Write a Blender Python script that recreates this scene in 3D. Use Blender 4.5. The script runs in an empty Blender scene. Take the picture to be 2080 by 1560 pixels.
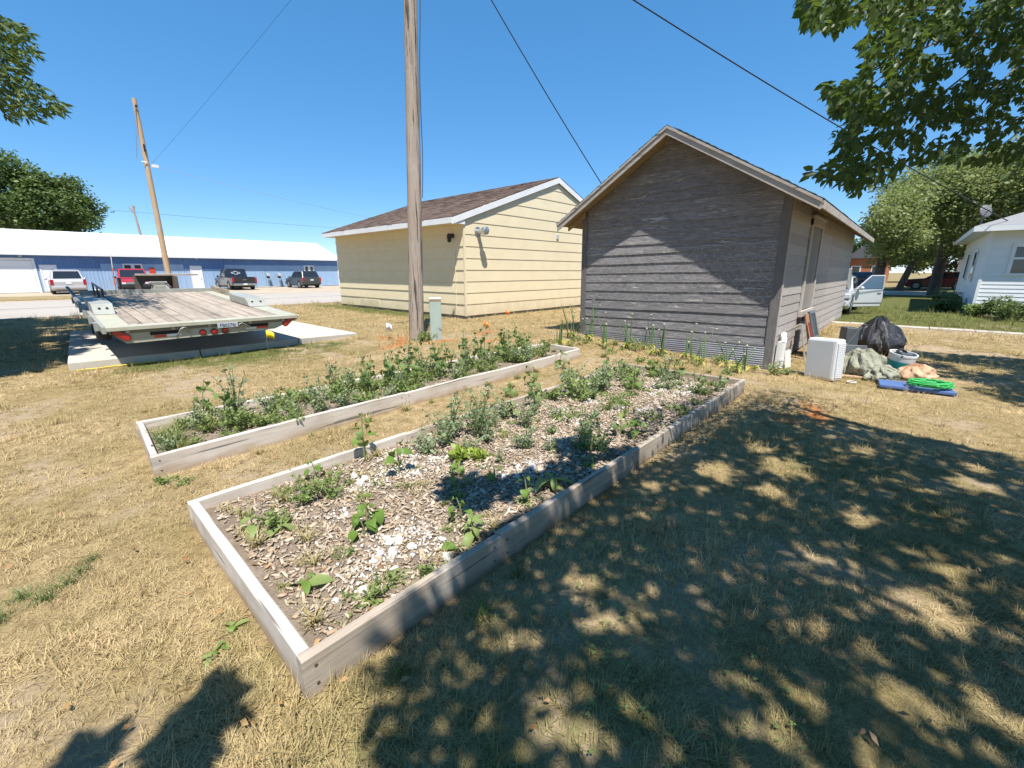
import bpy, math, random
import numpy as np
from mathutils import Vector, Matrix, noise as mnoise

S = bpy.context.scene
COL = S.collection
rad = math.radians
random.seed(11)
RNG = np.random.default_rng(11)

# ---------------------------------------------------------------- camera
CAM_YAW, CAM_PITCH, CAM_H, FPX = 42.366, 14.66, 1.6, 871.43
cd = bpy.data.cameras.new('camera')
cam = bpy.data.objects.new('camera', cd); COL.objects.link(cam)
cam.location = (0, 0, CAM_H)
cam.rotation_euler = (rad(90 - CAM_PITCH), 0, rad(CAM_YAW - 90))
cd.sensor_width = 36; cd.lens = FPX / 2080 * 36
cd.clip_start = 0.05; cd.clip_end = 3000
S.camera = cam

# ---------------------------------------------------------------- sky + sun
SUN = Vector((0.29, 0.40, -1.0)).normalized()          # direction the light travels
w = bpy.data.worlds.new('World'); S.world = w; w.use_nodes = True
nt = w.node_tree
bg = nt.nodes['Background']
sk = nt.nodes.new('ShaderNodeTexSky'); sk.sky_type = 'NISHITA'; sk.sun_disc = False
sk.sun_elevation = math.asin(-SUN.z)
sk.sun_rotation = math.atan2(-SUN.x, -SUN.y) % (2 * math.pi)
sk.altitude = 300; sk.air_density = 0.6; sk.dust_density = 0.0; sk.ozone_density = 4.0
gmn = nt.nodes.new('ShaderNodeGamma'); gmn.inputs[1].default_value = 0.5
hsn = nt.nodes.new('ShaderNodeHueSaturation'); hsn.inputs['Saturation'].default_value = 1.78
nt.links.new(sk.outputs[0], gmn.inputs[0]); nt.links.new(gmn.outputs[0], hsn.inputs['Color'])
nt.links.new(hsn.outputs[0], bg.inputs[0]); bg.inputs[1].default_value = 0.15
sl = bpy.data.lights.new('sun', 'SUN'); sl.energy = 2.65; sl.angle = rad(0.53); sl.color = (1.0, 0.95, 0.87)
so = bpy.data.objects.new('sun', sl); COL.objects.link(so)
so.rotation_euler = SUN.to_track_quat('-Z', 'Y').to_euler(); so.location = (-10, -14, 34)
S.view_settings.view_transform = 'Standard'; S.view_settings.look = 'None'
S.view_settings.gamma = 1.0; S.view_settings.use_curve_mapping = False
S.view_settings.exposure = 1.6
S.render.engine = 'CYCLES'
S.cycles.use_denoising = True
S.cycles.max_bounces = 5; S.cycles.diffuse_bounces = 3; S.cycles.glossy_bounces = 3
S.cycles.transmission_bounces = 4; S.cycles.transparent_max_bounces = 8
S.cycles.caustics_reflective = False; S.cycles.caustics_refractive = False

# ---------------------------------------------------------------- helpers
class MB:
    """collects faces and links them as one mesh object"""
    def __init__(s): s.v = []; s.f = []; s.m = []
    def add(s, vs, fs, M=None, mi=0):
        o = len(s.v)
        for p in vs: s.v.append(tuple(M @ Vector(p)) if M is not None else tuple(p))
        for f in fs: s.f.append(tuple(i + o for i in f)); s.m.append(mi)
        return s
    def box(s, x0, x1, y0, y1, z0, z1, M=None, mi=0):
        vs = [(x0,y0,z0),(x1,y0,z0),(x1,y1,z0),(x0,y1,z0),(x0,y0,z1),(x1,y0,z1),(x1,y1,z1),(x0,y1,z1)]
        return s.add(vs, [(3,2,1,0),(4,5,6,7),(0,1,5,4),(1,2,6,5),(2,3,7,6),(3,0,4,7)], M, mi)
    def hexa(s, p, M=None, mi=0):           # 8 points, bottom ring then top ring
        return s.add(p, [(3,2,1,0),(4,5,6,7),(0,1,5,4),(1,2,6,5),(2,3,7,6),(3,0,4,7)], M, mi)
    def prism(s, prof, ax, a, b, M=None, mi=0):   # profile in the other two axes (cyclic order), extruded along ax
        n = len(prof); vs = []
        for t in (a, b):
            for (p, q) in prof:
                vs.append({'x': (t, p, q), 'y': (p, t, q), 'z': (p, q, t)}[ax])
        fs = [tuple(range(n)), tuple(range(2*n-1, n-1, -1))]
        fs += [(i, i + n, (i+1) % n + n, (i+1) % n) for i in range(n)]
        return s.add(vs, fs, M, mi)
    def tube(s, path, r, n=8, cap=True, M=None, mi=0):
        P = [Vector(p) for p in path]; k = len(P)
        R = r if isinstance(r, (list, tuple)) else [r] * k
        vs = []; fs = []
        ref = None
        for i in range(k):
            d = (P[min(i+1, k-1)] - P[max(i-1, 0)])
            if d.length < 1e-9: d = Vector((0, 0, 1))
            d.normalize()
            if ref is None:
                ref = Vector((0, 0, 1)) if abs(d.z) < 0.9 else Vector((1, 0, 0))
            u = d.cross(ref)
            if u.length < 1e-6: u = d.cross(Vector((0, 1, 0)))
            u.normalize(); vv = d.cross(u)
            for j in range(n):
                a = 2 * math.pi * j / n
                vs.append(P[i] + (u * math.cos(a) + vv * math.sin(a)) * R[i])
        for i in range(k - 1):
            for j in range(n):
                fs.append((i*n + j, i*n + (j+1) % n, (i+1)*n + (j+1) % n, (i+1)*n + j))
        if cap:
            fs.append(tuple(range(n-1, -1, -1))); fs.append(tuple(range((k-1)*n, k*n)))
        return s.add(vs, fs, M, mi)
    def ell(s, c, r, nu=12, nv=8, M=None, mi=0, jit=0.0, seed=0):
        rr = random.Random(seed); vs = []; fs = []
        for i in range(nv + 1):
            th = math.pi * i / nv
            for j in range(nu):
                ph = 2 * math.pi * j / nu
                k = 1 + (rr.uniform(-jit, jit) if jit else 0)
                vs.append((c[0] + r[0]*k*math.sin(th)*math.cos(ph), c[1] + r[1]*k*math.sin(th)*math.sin(ph), c[2] + r[2]*k*math.cos(th)))
        for i in range(nv):
            for j in range(nu):
                fs.append((i*nu + j, (i+1)*nu + j, (i+1)*nu + (j+1) % nu, i*nu + (j+1) % nu))
        return s.add(vs, fs, M, mi)
    def mesh(s, name, mats, smooth=False):
        me = bpy.data.meshes.new(name); me.from_pydata([tuple(v) for v in s.v], [], s.f)
        for m in (mats if isinstance(mats, (list, tuple)) else [mats]): me.materials.append(m)
        if any(s.m): me.polygons.foreach_set('material_index', s.m)
        if smooth:
            me.polygons.foreach_set('use_smooth', [True] * len(me.polygons))
            if smooth != 'all':
                try: me.set_sharp_from_angle(angle=rad(40))
                except Exception: pass
        me.update(); return me
    def build(s, name, mats, parent=None, smooth=False, bevel=0, loc=None, rot=None, **kw):
        o = link(name, s.mesh(name, mats, smooth), parent, loc, rot)
        if bevel:
            b = o.modifiers.new('bevel', 'BEVEL'); b.width = bevel; b.segments = 2; b.limit_method = 'ANGLE'; b.angle_limit = rad(40)
        if kw: tag(o, **kw)
        return o

def link(name, data, parent=None, loc=None, rot=None, scale=None):
    o = bpy.data.objects.new(name, data); COL.objects.link(o)
    if parent: o.parent = parent
    if loc is not None: o.location = loc
    if rot is not None: o.rotation_euler = rot
    if scale is not None: o.scale = scale if isinstance(scale, (tuple, list)) else (scale,) * 3
    return o
def tag(o, label=None, cat=None, group=None, kind=None):
    if label: o['label'] = label
    if cat: o['category'] = cat
    if group: o['group'] = group
    if kind: o['kind'] = kind
    return o
def thing(name, label, cat, loc=(0, 0, 0), rz=0, group=None, rot=None, kind=None):
    o = link(name, None, None, loc, rot or (0, 0, rz)); o.empty_display_size = 0.1
    return tag(o, label, cat, group, kind)
def struct(o, label=None, cat=None): return tag(o, label, cat, kind='structure')
def npmesh(name, V, F, mats, smooth=False):
    me = bpy.data.meshes.new(name); V = np.asarray(V, np.float32); F = np.asarray(F, np.int32)
    n, k = F.shape
    me.vertices.add(len(V)); me.vertices.foreach_set('co', V.ravel())
    me.loops.add(n * k); me.loops.foreach_set('vertex_index', F.ravel())
    me.polygons.add(n); me.polygons.foreach_set('loop_start', np.arange(0, n * k, k, dtype=np.int32))
    try: me.polygons.foreach_set('loop_total', np.full(n, k, np.int32))
    except Exception: pass
    if smooth: me.polygons.foreach_set('use_smooth', np.ones(n, bool))
    for m in (mats if isinstance(mats, (list, tuple)) else [mats]): me.materials.append(m)
    me.update(calc_edges=True); me.validate(); return me
def joined(name, items, label, cat):
    """many small meshes (mesh, matrix) as one uncountable mass"""
    V, LI, LS, MI, mats, vo, lo = [], [], [], [], [], 0, 0
    for me, M_ in items:
        n = len(me.vertices); a = np.empty(n * 3, np.float32); me.vertices.foreach_get('co', a); A = np.array(M_)
        V.append(a.reshape(-1, 3) @ A[:3, :3].T + A[:3, 3]); L = np.empty(len(me.loops), np.int32); me.loops.foreach_get('vertex_index', L); LI.append(L + vo)
        s_ = np.empty(len(me.polygons), np.int32); me.polygons.foreach_get('loop_start', s_); LS.append(s_ + lo)
        m_ = me.materials[0]
        if m_ not in mats: mats.append(m_)
        MI.append(np.full(len(s_), mats.index(m_), np.int32)); vo += n; lo += len(L)
    V, LI, LS, MI = map(np.concatenate, (V, LI, LS, MI))
    me = bpy.data.meshes.new(name); me.vertices.add(len(V)); me.vertices.foreach_set('co', V.astype(np.float32).ravel()); me.loops.add(len(LI)); me.loops.foreach_set('vertex_index', LI)
    me.polygons.add(len(LS)); me.polygons.foreach_set('loop_start', LS); me.polygons.foreach_set('material_index', MI)
    for m_ in mats: me.materials.append(m_)
    me.update(calc_edges=True); me.validate(); return tag(link(name, me), label, cat, kind='stuff')
def copy_tree(o, parent=None):
    c = o.copy(); COL.objects.link(c)
    if parent: c.parent = parent
    for ch in o.children: copy_tree(ch, c)
    return c
def sst(a, b, x):
    t = min(1, max(0, (x - a) / (b - a))); return t * t * (3 - 2 * t)
def RZ(a): return Matrix.Rotation(a, 4, 'Z')
def TR(x, y, z): return Matrix.Translation((x, y, z))

# ---------------------------------------------------------------- materials
class N:
    """tiny node-graph helper"""
    def __init__(s, name):
        s.mat = bpy.data.materials.new(name); s.mat.use_nodes = True
        s.t = s.mat.node_tree; s.p = s.t.nodes['Principled BSDF']; s.out = s.t.nodes['Material Output']
    def n(s, typ, **kw):
        x = s.t.nodes.new(typ)
        for k, v in kw.items():
            if k.startswith('i_'):
                key = k[2:]
                key = int(key) if key.isdigit() else key.replace('_', ' ')
                s.set(x.inputs[key], v)
            else: setattr(x, k, v)
        return x
    def set(s, sock, v):
        if isinstance(v, bpy.types.NodeSocket): s.t.links.new(v, sock)
        else:
            if sock.type == 'RGBA' and len(v) == 3: v = (*v, 1)
            sock.default_value = v
    def pset(s, **kw):
        for k, v in kw.items(): s.set(s.p.inputs[k.replace('_', ' ')], v)
    def coord(s, scale=(1, 1, 1), world=False, rand=True):
        if world: src = s.n('ShaderNodeNewGeometry').outputs['Position']
        else:
            src = s.n('ShaderNodeTexCoord').outputs['Object']
            if rand:
                oi = s.n('ShaderNodeObjectInfo')
                mu = s.n('ShaderNodeMath', operation='MULTIPLY', i_0=oi.outputs['Random'], i_1=37.0)
                ad = s.n('ShaderNodeVectorMath', operation='ADD', i_0=src, i_1=mu.outputs[0]); src = ad.outputs[0]
        if scale != (1, 1, 1):
            m = s.n('ShaderNodeVectorMath', operation='MULTIPLY', i_0=src, i_1=scale); src = m.outputs[0]
        return src
    def noise(s, scale, co, detail=4, rough=0.55, dist=0.0):
        return s.n('ShaderNodeTexNoise', i_Vector=co, i_Scale=scale, i_Detail=detail, i_Roughness=rough, i_Distortion=dist).outputs['Fac']
    def ramp(s, fac, stops, interp='LINEAR'):
        r = s.n('ShaderNodeValToRGB', i_Fac=fac); r.color_ramp.interpolation = interp
        e = r.color_ramp.elements
        while len(e) < len(stops): e.new(0.5)
        for i, (p, c) in enumerate(stops):
            e[i].position = p; e[i].color = (*c, 1) if not isinstance(c, (int, float)) else (c, c, c, 1)
        return r.outputs['Color']
    def mix(s, f, a, b, blend='MIX'):
        m = s.n('ShaderNodeMix', data_type='RGBA', blend_type=blend)
        s.set(m.inputs[0], f); s.set(m.inputs[6], a); s.set(m.inputs[7], b); return m.outputs[2]
    def math(s, op, a, b=0.0, clamp=False):
        m = s.n('ShaderNodeMath', operation=op, use_clamp=clamp); s.set(m.inputs[0], a); s.set(m.inputs[1], b); return m.outputs[0]
    def bump(s, h, strength=0.3, dist=0.01):
        b = s.n('ShaderNodeBump', i_Strength=strength, i_Distance=dist, i_Height=h)
        s.set(s.p.inputs['Normal'], b.outputs[0]); return b
    def objrand(s): return s.n('ShaderNodeObjectInfo').outputs['Random']
    def island(s): return s.n('ShaderNodeNewGeometry').outputs['Random Per Island']

def plain(name, col, rough=0.6, col2=None, scale=6, metal=0.0, bump=0.0, bscale=40, stretch=(1, 1, 1), vary=0.0, world=False, coat=0.0, spec=0.5):
    m = N(name); co = m.coord(stretch, world)
    f = m.noise(scale, co, 5, 0.6)
    c2 = col2 or tuple(x * 0.8 for x in col)
    c = m.mix(m.ramp(f, [(0.32, 0.0), (0.68, 1.0)]), col, c2)
    if vary:
        k = m.math('MULTIPLY_ADD', m.objrand(), vary); k.node.inputs[2].default_value = 1 - vary / 2
        c = m.mix(1.0, c, k, 'MULTIPLY')
    m.pset(Base_Color=c, Roughness=rough, Metallic=metal, Specular_IOR_Level=spec)
    if coat: m.pset(Coat_Weight=coat, Coat_Roughness=0.05)
    if bump: m.bump(m.noise(bscale, co, 4), bump, 0.01)
    return m.mat
def wood(name, ca, cb, axis=0, grain=70, rough=0.8, vary=0.25, bump=0.35, splash=None, third=None):
    """weathered board: streaks along the given local axis"""
    m = N(name); st = [1.0, 1.0, 1.0]; st[axis] = 0.035
    co = m.coord(tuple(st))
    f = m.noise(grain, co, 6, 0.65, 0.3)
    c = m.mix(m.ramp(f, [(0.3, 0.0), (0.7, 1.0)]), ca, cb)
    b = m.noise(3.0, m.coord((1, 1, 1)), 4)
    if third: c = m.mix(m.ramp(b, [(0.5, 0.0), (0.72, 0.85)]), c, third)
    if vary:
        k = m.math('MULTIPLY_ADD', m.objrand(), vary); k.node.inputs[2].default_value = 1 - vary / 2
        c = m.mix(1.0, c, k, 'MULTIPLY')
    if splash:      # soil splashed up from the ground
        zz = m.n('ShaderNodeSeparateXYZ', i_0=m.n('ShaderNodeTexCoord').outputs['Object']).outputs[2]
        k2 = m.math('ADD', zz, m.math('MULTIPLY', m.math('SUBTRACT', m.noise(6, m.coord((.5, 1, 1)), 4), .5), .22))
        c = m.mix(m.ramp(k2, [(.0, .8), (.075, 0.)]), c, splash)
        kn = m.ramp(m.noise(2.6, m.coord((.55, 1, 1.6)), 2, .4), [(.70, 0.), (.74, .55)]); c = m.mix(kn, c, tuple(x * .55 for x in cb))
    crack = m.ramp(m.noise(grain * 0.8, co, 3, 0.5, 0.2), [(0.30, 0.35), (0.36, 1.0)])
    c = m.mix(1.0, c, crack, 'MULTIPLY')
    m.pset(Base_Color=c, Roughness=rough, Specular_IOR_Level=0.25)
    m.bump(f, bump, 0.006)
    return m.mat
def glassy(name, col=(0.02, 0.025, 0.03), rough=0.06):
    m = N(name); co = m.coord()
    m.pset(Base_Color=m.mix(m.noise(2.0, co), col, tuple(x * 1.6 for x in col)), Roughness=rough, Specular_IOR_Level=0.8)
    return m.mat
def leafmat(name, ca, cb, cc=None, rough=0.5, trans=0.35, scale=1.2):
    m = N(name)
    isl = m.island(); f = m.noise(scale, m.coord(world=True), 3)
    c = m.mix(isl, ca, cb)
    c = m.mix(m.ramp(f, [(0.4, 0.0), (0.65, 0.6)]), c, cc or cb)
    m.pset(Base_Color=c, Roughness=rough, Specular_IOR_Level=0.4)
    tr = m.n('ShaderNodeBsdfTranslucent'); m.set(tr.inputs[0], m.mix(0.5, c, (0.16, 0.22, 0.02)))
    mx = m.n('ShaderNodeMixShader'); mx.inputs[0].default_value = trans
    m.t.links.new(m.p.outputs[0], mx.inputs[1]); m.t.links.new(tr.outputs[0], mx.inputs[2])
    m.t.links.new(mx.outputs[0], m.out.inputs['Surface'])
    return m.mat

# ---------------------------------------------------------------- terrain
def gz(x, y):
    """ground height: nearly flat, a slight cross-fall at the old shed"""
    a = sst(6.6, 8.8, x) * (1 - sst(12.0, 16.0, x)) * (1 - sst(6.5, 9.5, y)) * sst(-7.0, -3.0, y)
    r = max(-0.19, min(0.10, 0.069 * (y - 4.45)))
    return a * r
def fbm(x, y, s, seed=0.0): return mnoise.noise(Vector((x * s + seed, y * s - seed, seed * 1.7)))
def green(x, y):
    """how green the turf still is (dry lawn in a drought)"""
    g = 0.10 + 0.22 * fbm(x, y, 0.55, 3.1) + 0.16 * fbm(x, y, 2.1, 7.7)
    g += 0.20 * sst(2.2, -0.2, y - 0.25 * x * 0) * sst(-0.5, 0.6, x) * (1 - sst(4.0, 7.5, x))      # beneath the shade tree
    g += 0.22 * math.exp(-((x - 0.9) / 0.9) ** 2 - ((y - 0.9) / 0.9) ** 2)
    g += 0.75 * math.exp(-((y - 9.6) / 0.45) ** 2) * sst(0.4, 1.0, x) * (1 - sst(4.2, 5.5, x))      # along the slab
    g += 0.35 * math.exp(-((y - 9.0) / 0.9) ** 2) * sst(0.4, 1.5, x) * (1 - sst(3.6, 5.0, x))
    g += 0.75 * math.exp(-((x - 9.6) / 0.7) ** 2) * sst(11.5, 13.5, y) * (1 - sst(21, 23, y))       # foot of the garage wall
    if x > 14: g += 0.95 * sst(17.2, 18.2, x) * (1 - sst(2.5, 6.0, y))                               # watered lawn by the white house
    return max(0.0, min(1.0, g))
# ================================================================ SETTING
# ---- lawn colours shared by soil and blades
def lawn_color(m, gsock, osock, blade=False):
    pos = m.coord(world=True)
    f1 = m.noise(0.9, pos, 4); f2 = m.noise(7.0, pos, 3)
    if blade:
        isl = m.island()
        straw = m.mix(isl, (0.70, 0.55, 0.315), (0.43, 0.32, 0.165))
        straw = m.mix(m.ramp(f1, [(0.40, 0.0), (0.62, 0.7)]), straw, (0.40, 0.32, 0.15))
        grn = m.mix(isl, (0.16, 0.19, 0.055), (0.27, 0.25, 0.085))
    else:
        straw = m.mix(m.ramp(f2, [(0.35, 0.0), (0.65, 1.0)]), (0.46, 0.35, 0.19), (0.27, 0.195, 0.10))
        straw = m.mix(m.ramp(f1, [(0.40, 0.0), (0.62, 0.6)]), straw, (0.27, 0.205, 0.085))
        grn = m.mix(m.ramp(f2, [(0.3, 0.0), (0.7, 1.0)]), (0.095, 0.12, 0.035), (0.16, 0.155, 0.055))
    k2 = m.math('SUBTRACT', m.math('ADD', gsock, m.math('MULTIPLY', f2, 0.5)), 0.25)
    gf = m.ramp(k2, [(0.22, 0.0), (0.75, 1.0)])
    c = m.mix(gf, straw, grn)
    c = m.mix(osock, c, (0.75, 0.17, 0.02))
    return c

m = N('lawn_soil')
ga = m.n('ShaderNodeAttribute', attribute_name='green').outputs['Fac']
oa = m.n('ShaderNodeAttribute', attribute_name='paint').outputs['Fac']
c = lawn_color(m, ga, oa)
ba = m.n('ShaderNodeAttribute', attribute_name='bare').outputs['Fac']
c = m.mix(ba, c, m.mix(m.noise(11, m.coord(world=True), 4), (.36, .27, .17), (.47, .37, .25)))
thatch = m.noise(45, m.coord((1, 1, 0.2), world=True), 6, 0.7, 0.6)
c = m.mix(1.0, c, m.ramp(thatch, [(0.3, 0.55), (0.7, 1.15)]), 'MULTIPLY')
m.pset(Base_Color=c, Roughness=0.95, Specular_IOR_Level=0.1); m.bump(thatch, 0.8, 0.02)
LAWN = m.mat
m = N('grass_blade')
ga = m.n('ShaderNodeAttribute', attribute_name='green', attribute_type='INSTANCER').outputs['Fac']
oa = m.n('ShaderNodeAttribute', attribute_name='paint', attribute_type='INSTANCER').outputs['Fac']
c = lawn_color(m, ga, oa, True)
m.pset(Base_Color=c, Roughness=0.7, Specular_IOR_Level=0.2)
tr = m.n('ShaderNodeBsdfTranslucent'); m.set(tr.inputs[0], c)
mx = m.n('ShaderNodeMixShader'); mx.inputs[0].default_value = 0.25
m.t.links.new(m.p.outputs[0], mx.inputs[1]); m.t.links.new(tr.outputs[0], mx.inputs[2]); m.t.links.new(mx.outputs[0], m.out.inputs['Surface'])
BLADE = m.mat

PAINT = [(5.95, 0.62, 0.42, 0.10, 20), (5.45, 0.78, 0.20, 0.09, 20), (2.58, 1.40, 0.09, 0.05, 0), (5.75, 9.5, 0.30, 0.14, 0), (5.3, 8.35, 0.5, 0.12, 30), (6.35, 8.05, 0.45, 0.10, -20),
         (7.9, 8.2, 0.35, 0.15, 0), (4.9, 10.6, 0.25, 0.1, 0), (7.2, 7.2, 0.3, 0.1, 0), (5.9, 9.0, 0.3, 0.12, 40)]
def paint(x, y):
    t = 0
    for (a, b, rx, ry, an) in PAINT:
        c, s_ = math.cos(rad(an)), math.sin(rad(an)); u = (x-a)*c + (y-b)*s_; v = -(x-a)*s_ + (y-b)*c
        t = max(t, 0.85 * math.exp(-(u/rx)**4 - (v/ry)**2))
    return t * (0.55 + 0.6 * fbm(x, y, 6, 2))

def axis(lo, hi, step, far):
    a = list(np.arange(lo, hi, step)); 
    d = step; x = hi
    while x < far: a.append(x); d *= 1.22; x += d
    a.append(far); d = step; x = lo - step; b = []
    while x > -far: b.append(x); d *= 1.22; x -= d
    b.append(-far); return np.array(sorted(set(np.round(b + a, 4))))
ax = axis(-3.0, 14.5, 0.14, 900); ay = axis(-4.0, 13.0, 0.14, 900)
X, Y = np.meshgrid(ax, ay)
Z = np.array([gz(x, y) + (0.012 * fbm(x, y, 1.3, 5) + 0.006 * fbm(x, y, 4.0, 9) if abs(x) < 20 and abs(y) < 22 else 0) - (0.06 if (y > 19 and True) else 0) * sst(20.5, 22.5, y) for x, y in zip(X.ravel(), Y.ravel())])
V = np.stack([X.ravel(), Y.ravel(), Z], 1); nx, ny = len(ax), len(ay)
I = np.arange(nx * ny).reshape(ny, nx)
F = np.stack([I[:-1, :-1].ravel(), I[:-1, 1:].ravel(), I[1:, 1:].ravel(), I[1:, :-1].ravel()], 1)
gm = npmesh('ground', V, F, LAWN, True)
def bare(x, y): return sst(.16, .34, fbm(x, y, .9, 14.2) * .7 + fbm(x, y, 2.7, 21.) * .5) * (1 - sst(9, 14, x + y - 6))
for nm, fn in (('green', green), ('paint', paint), ('bare', bare)):
    at = gm.attributes.new(nm, 'FLOAT', 'POINT'); at.data.foreach_set('value', np.array([fn(x, y) if abs(x) < 60 and abs(y) < 60 else (0.3 if nm == 'green' else 0.0) for x, y in V[:, :2]], np.float32))
ground = struct(link('ground', gm))

# ---- street, gravel lot, grass verge, slab, walk
m = N('street_surface'); co = m.coord(world=True)
f = m.noise(0.35, co, 6, 0.65); g = m.noise(60, co, 3)
c = m.mix(m.ramp(f, [(0.3, 0.0), (0.7, 1.0)]), (0.37, 0.33, 0.285), (0.44, 0.39, 0.335))
c = m.mix(m.ramp(g, [(0.35, 0.0), (0.7, 0.35)]), c, (0.30, 0.27, 0.24))
m.pset(Base_Color=c, Roughness=0.9); m.bump(g, 0.3, 0.01); STREET = m.mat
GRAVEL = plain('gravel_lot', (0.47, 0.385, 0.28), 0.95, (0.36, 0.29, 0.205), 0.5, bump=0.5, bscale=30, world=True)
SEAM = plain('tar_seam', (0.09, 0.085, 0.08), 0.8, world=True)
road = struct(MB().box(-300, 300, 23.3, 35.8, -0.3, 0.0).build('street', STREET))
def seamline(pts, wd):
    b = MB(); 
    for (p, q) in zip(pts, pts[1:]):
        p = Vector((*p, 0.004)); q = Vector((*q, 0.004)); d = (q - p).normalized(); n_ = Vector((-d.y, d.x, 0)) * wd / 2
        b.add([p - n_, q - n_, q + n_, p + n_], [(0, 1, 2, 3)])
    return b
rr = random.Random(4)
seam = seamline([(x, 29.3 + rr.uniform(-.06, .06)) for x in range(-40, 60, 3)], 0.13).build('tar_seam', SEAM, road)
for xx in (-14, -3.5, 7.2, 18, 29):
    seamline([(xx + rr.uniform(-.05, .05), y) for y in (23.4, 26.5, 29.3, 32.5, 35.6)], 0.09).build('tar_seam', SEAM, road)
lot = struct(MB().box(-70, 70, 35.8, 62, -0.3, 0.012).build('gravel_lot', GRAVEL))
verge = struct(MB().hexa([(-80, 37.0, -.3), (8.6, 37.0, -.3), (8.0, 42.4, -.3), (-80, 42.4, -.3), (-80, 37.0, .05), (8.5, 37.0, .05), (7.9, 42.4, .05), (-80, 42.4, .05)]).build('grass_verge', LAWN))
WHEEL_CONC = plain('kerb_concrete', (0.42, 0.38, 0.32), 0.9, (0.30, 0.27, 0.23), 3, bump=.4)
for i, xx in enumerate((6.2, 13.4, 15.8, 20.6)):
    MB().prism([(49.55, 0.012), (49.75, 0.012), (49.72, 0.12), (49.58, 0.12)], 'x', xx, xx + 1.8).build('parking_block', WHEEL_CONC, bevel=.02,
        label=['low concrete parking block in front of the red truck', 'low concrete parking block right of the white shop door', 'low concrete parking block between the pickup and the meters', 'low concrete parking block ahead of the dark green wagon'][i], cat='parking block', group='parking blocks along the blue building')
m = N('slab_concrete'); co = m.coord(world=True)
f = m.noise(1.4, co, 6, 0.65); g = m.noise(25, co, 4)
c = m.mix(m.ramp(f, [(0.3, 0.0), (0.72, 1.0)]), (0.56, 0.52, 0.45), (0.45, 0.41, 0.345))
c = m.mix(m.ramp(m.noise(3.2, co, 5), [(0.58, 0.0), (0.75, 0.5)]), c, (0.33, 0.30, 0.26))
m.pset(Base_Color=c, Roughness=0.9); m.bump(g, 0.25, 0.006); CONC = m.mat
slabs = thing('concrete_slab', 'cracked concrete pad under the flatbed trailer, edge raised from the grass', 'slab', (0, 0, 0))
# three poured sections with open joints
for (xa, ya, xb, yb) in ((0.18, 10.12, 1.98, 9.98), (2.0, 9.98, 3.86, 10.08), (3.88, 10.08, 5.55, 10.55)):
    MB().hexa([(xa, ya, -.12), (xb, yb, -.12), (xb + .02, 15.6, -.12), (xa + .3 if xa < 1 else xa, 15.6, -.12), (xa, ya, .14), (xb, yb, .14 if xb < 5 else .05), (xb + .02, 15.6, .14 if xb < 5 else .05), (xa + .3 if xa < 1 else xa, 15.6, .14)]).build('slab_section', CONC, slabs, bevel=.015)
WALKM = plain('walk_concrete', (0.50, 0.46, 0.39), 0.9, (0.38, 0.34, 0.28), 2, bump=.3, world=True)
walk = struct(thing('garden_walk', None, None)); 
for i in range(14):
    y1 = 2.2 - i * 0.92; xo = 17.15 + 0.03 * math.sin(i * 2.1)
    MB().box(xo, xo + .42, y1 - .9, y1, -.05, .035 + .008 * math.sin(i * 3)).build('paving_slab', WALKM, walk, bevel=.01)
# cross street far behind on the right
struct(MB().box(41.5, 50.5, -200, 20.0, -.3, .01).build('side_street', STREET))

# ---- grass blades: instanced tufts, denser close by
tcol = bpy.data.collections.new('tufts')
def tuft(i, n, h, lay, wd):
    r = np.random.default_rng(100 + i); V = []; F = []
    for b in range(n):
        a = r.uniform(0, 2 * np.pi); R0 = abs(r.normal(0, .028)); aa = r.uniform(0, 2 * np.pi)
        x, y = R0 * np.cos(aa), R0 * np.sin(aa)
        L = h * r.uniform(.55, 1.3); el = np.clip(r.normal(lay, .33), .12, 1.5); w_ = wd * r.uniform(.7, 1.4)
        d = np.array([np.cos(a) * np.cos(el), np.sin(a) * np.cos(el), np.sin(el)]); sd = np.array([-np.sin(a), np.cos(a), 0])
        p = np.array([x, y, -.004]); bend = r.uniform(.15, .6); o = len(V)
        for k in range(3):
            ww = w_ * (1 - k * .28)
            V += [p - sd * ww / 2, p + sd * ww / 2]
            p = p + d * L / 3; d = d + np.array([0, 0, -bend * .6]); d /= np.linalg.norm(d); p[2] = max(p[2], .003)
        V.append(p); F += [(o, o+1, o+3, o+2), (o+2, o+3, o+5, o+4)]; F.append((o+4, o+5, o+6, o+6))
    me = bpy.data.meshes.new('tuft'); me.from_pydata([tuple(v) for v in V], [], [tuple(dict.fromkeys(f)) for f in F]); me.materials.append(BLADE)
    o = bpy.data.objects.new('tuft', me); tcol.objects.link(o)
for i in range(8):
    tuft(i, 20 if i < 6 else 14, [.05, .055, .045, .06, .05, .065, .085, .10][i], [.5, .35, .6, .45, .25, .7, .95, 1.05][i], .0034)

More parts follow.
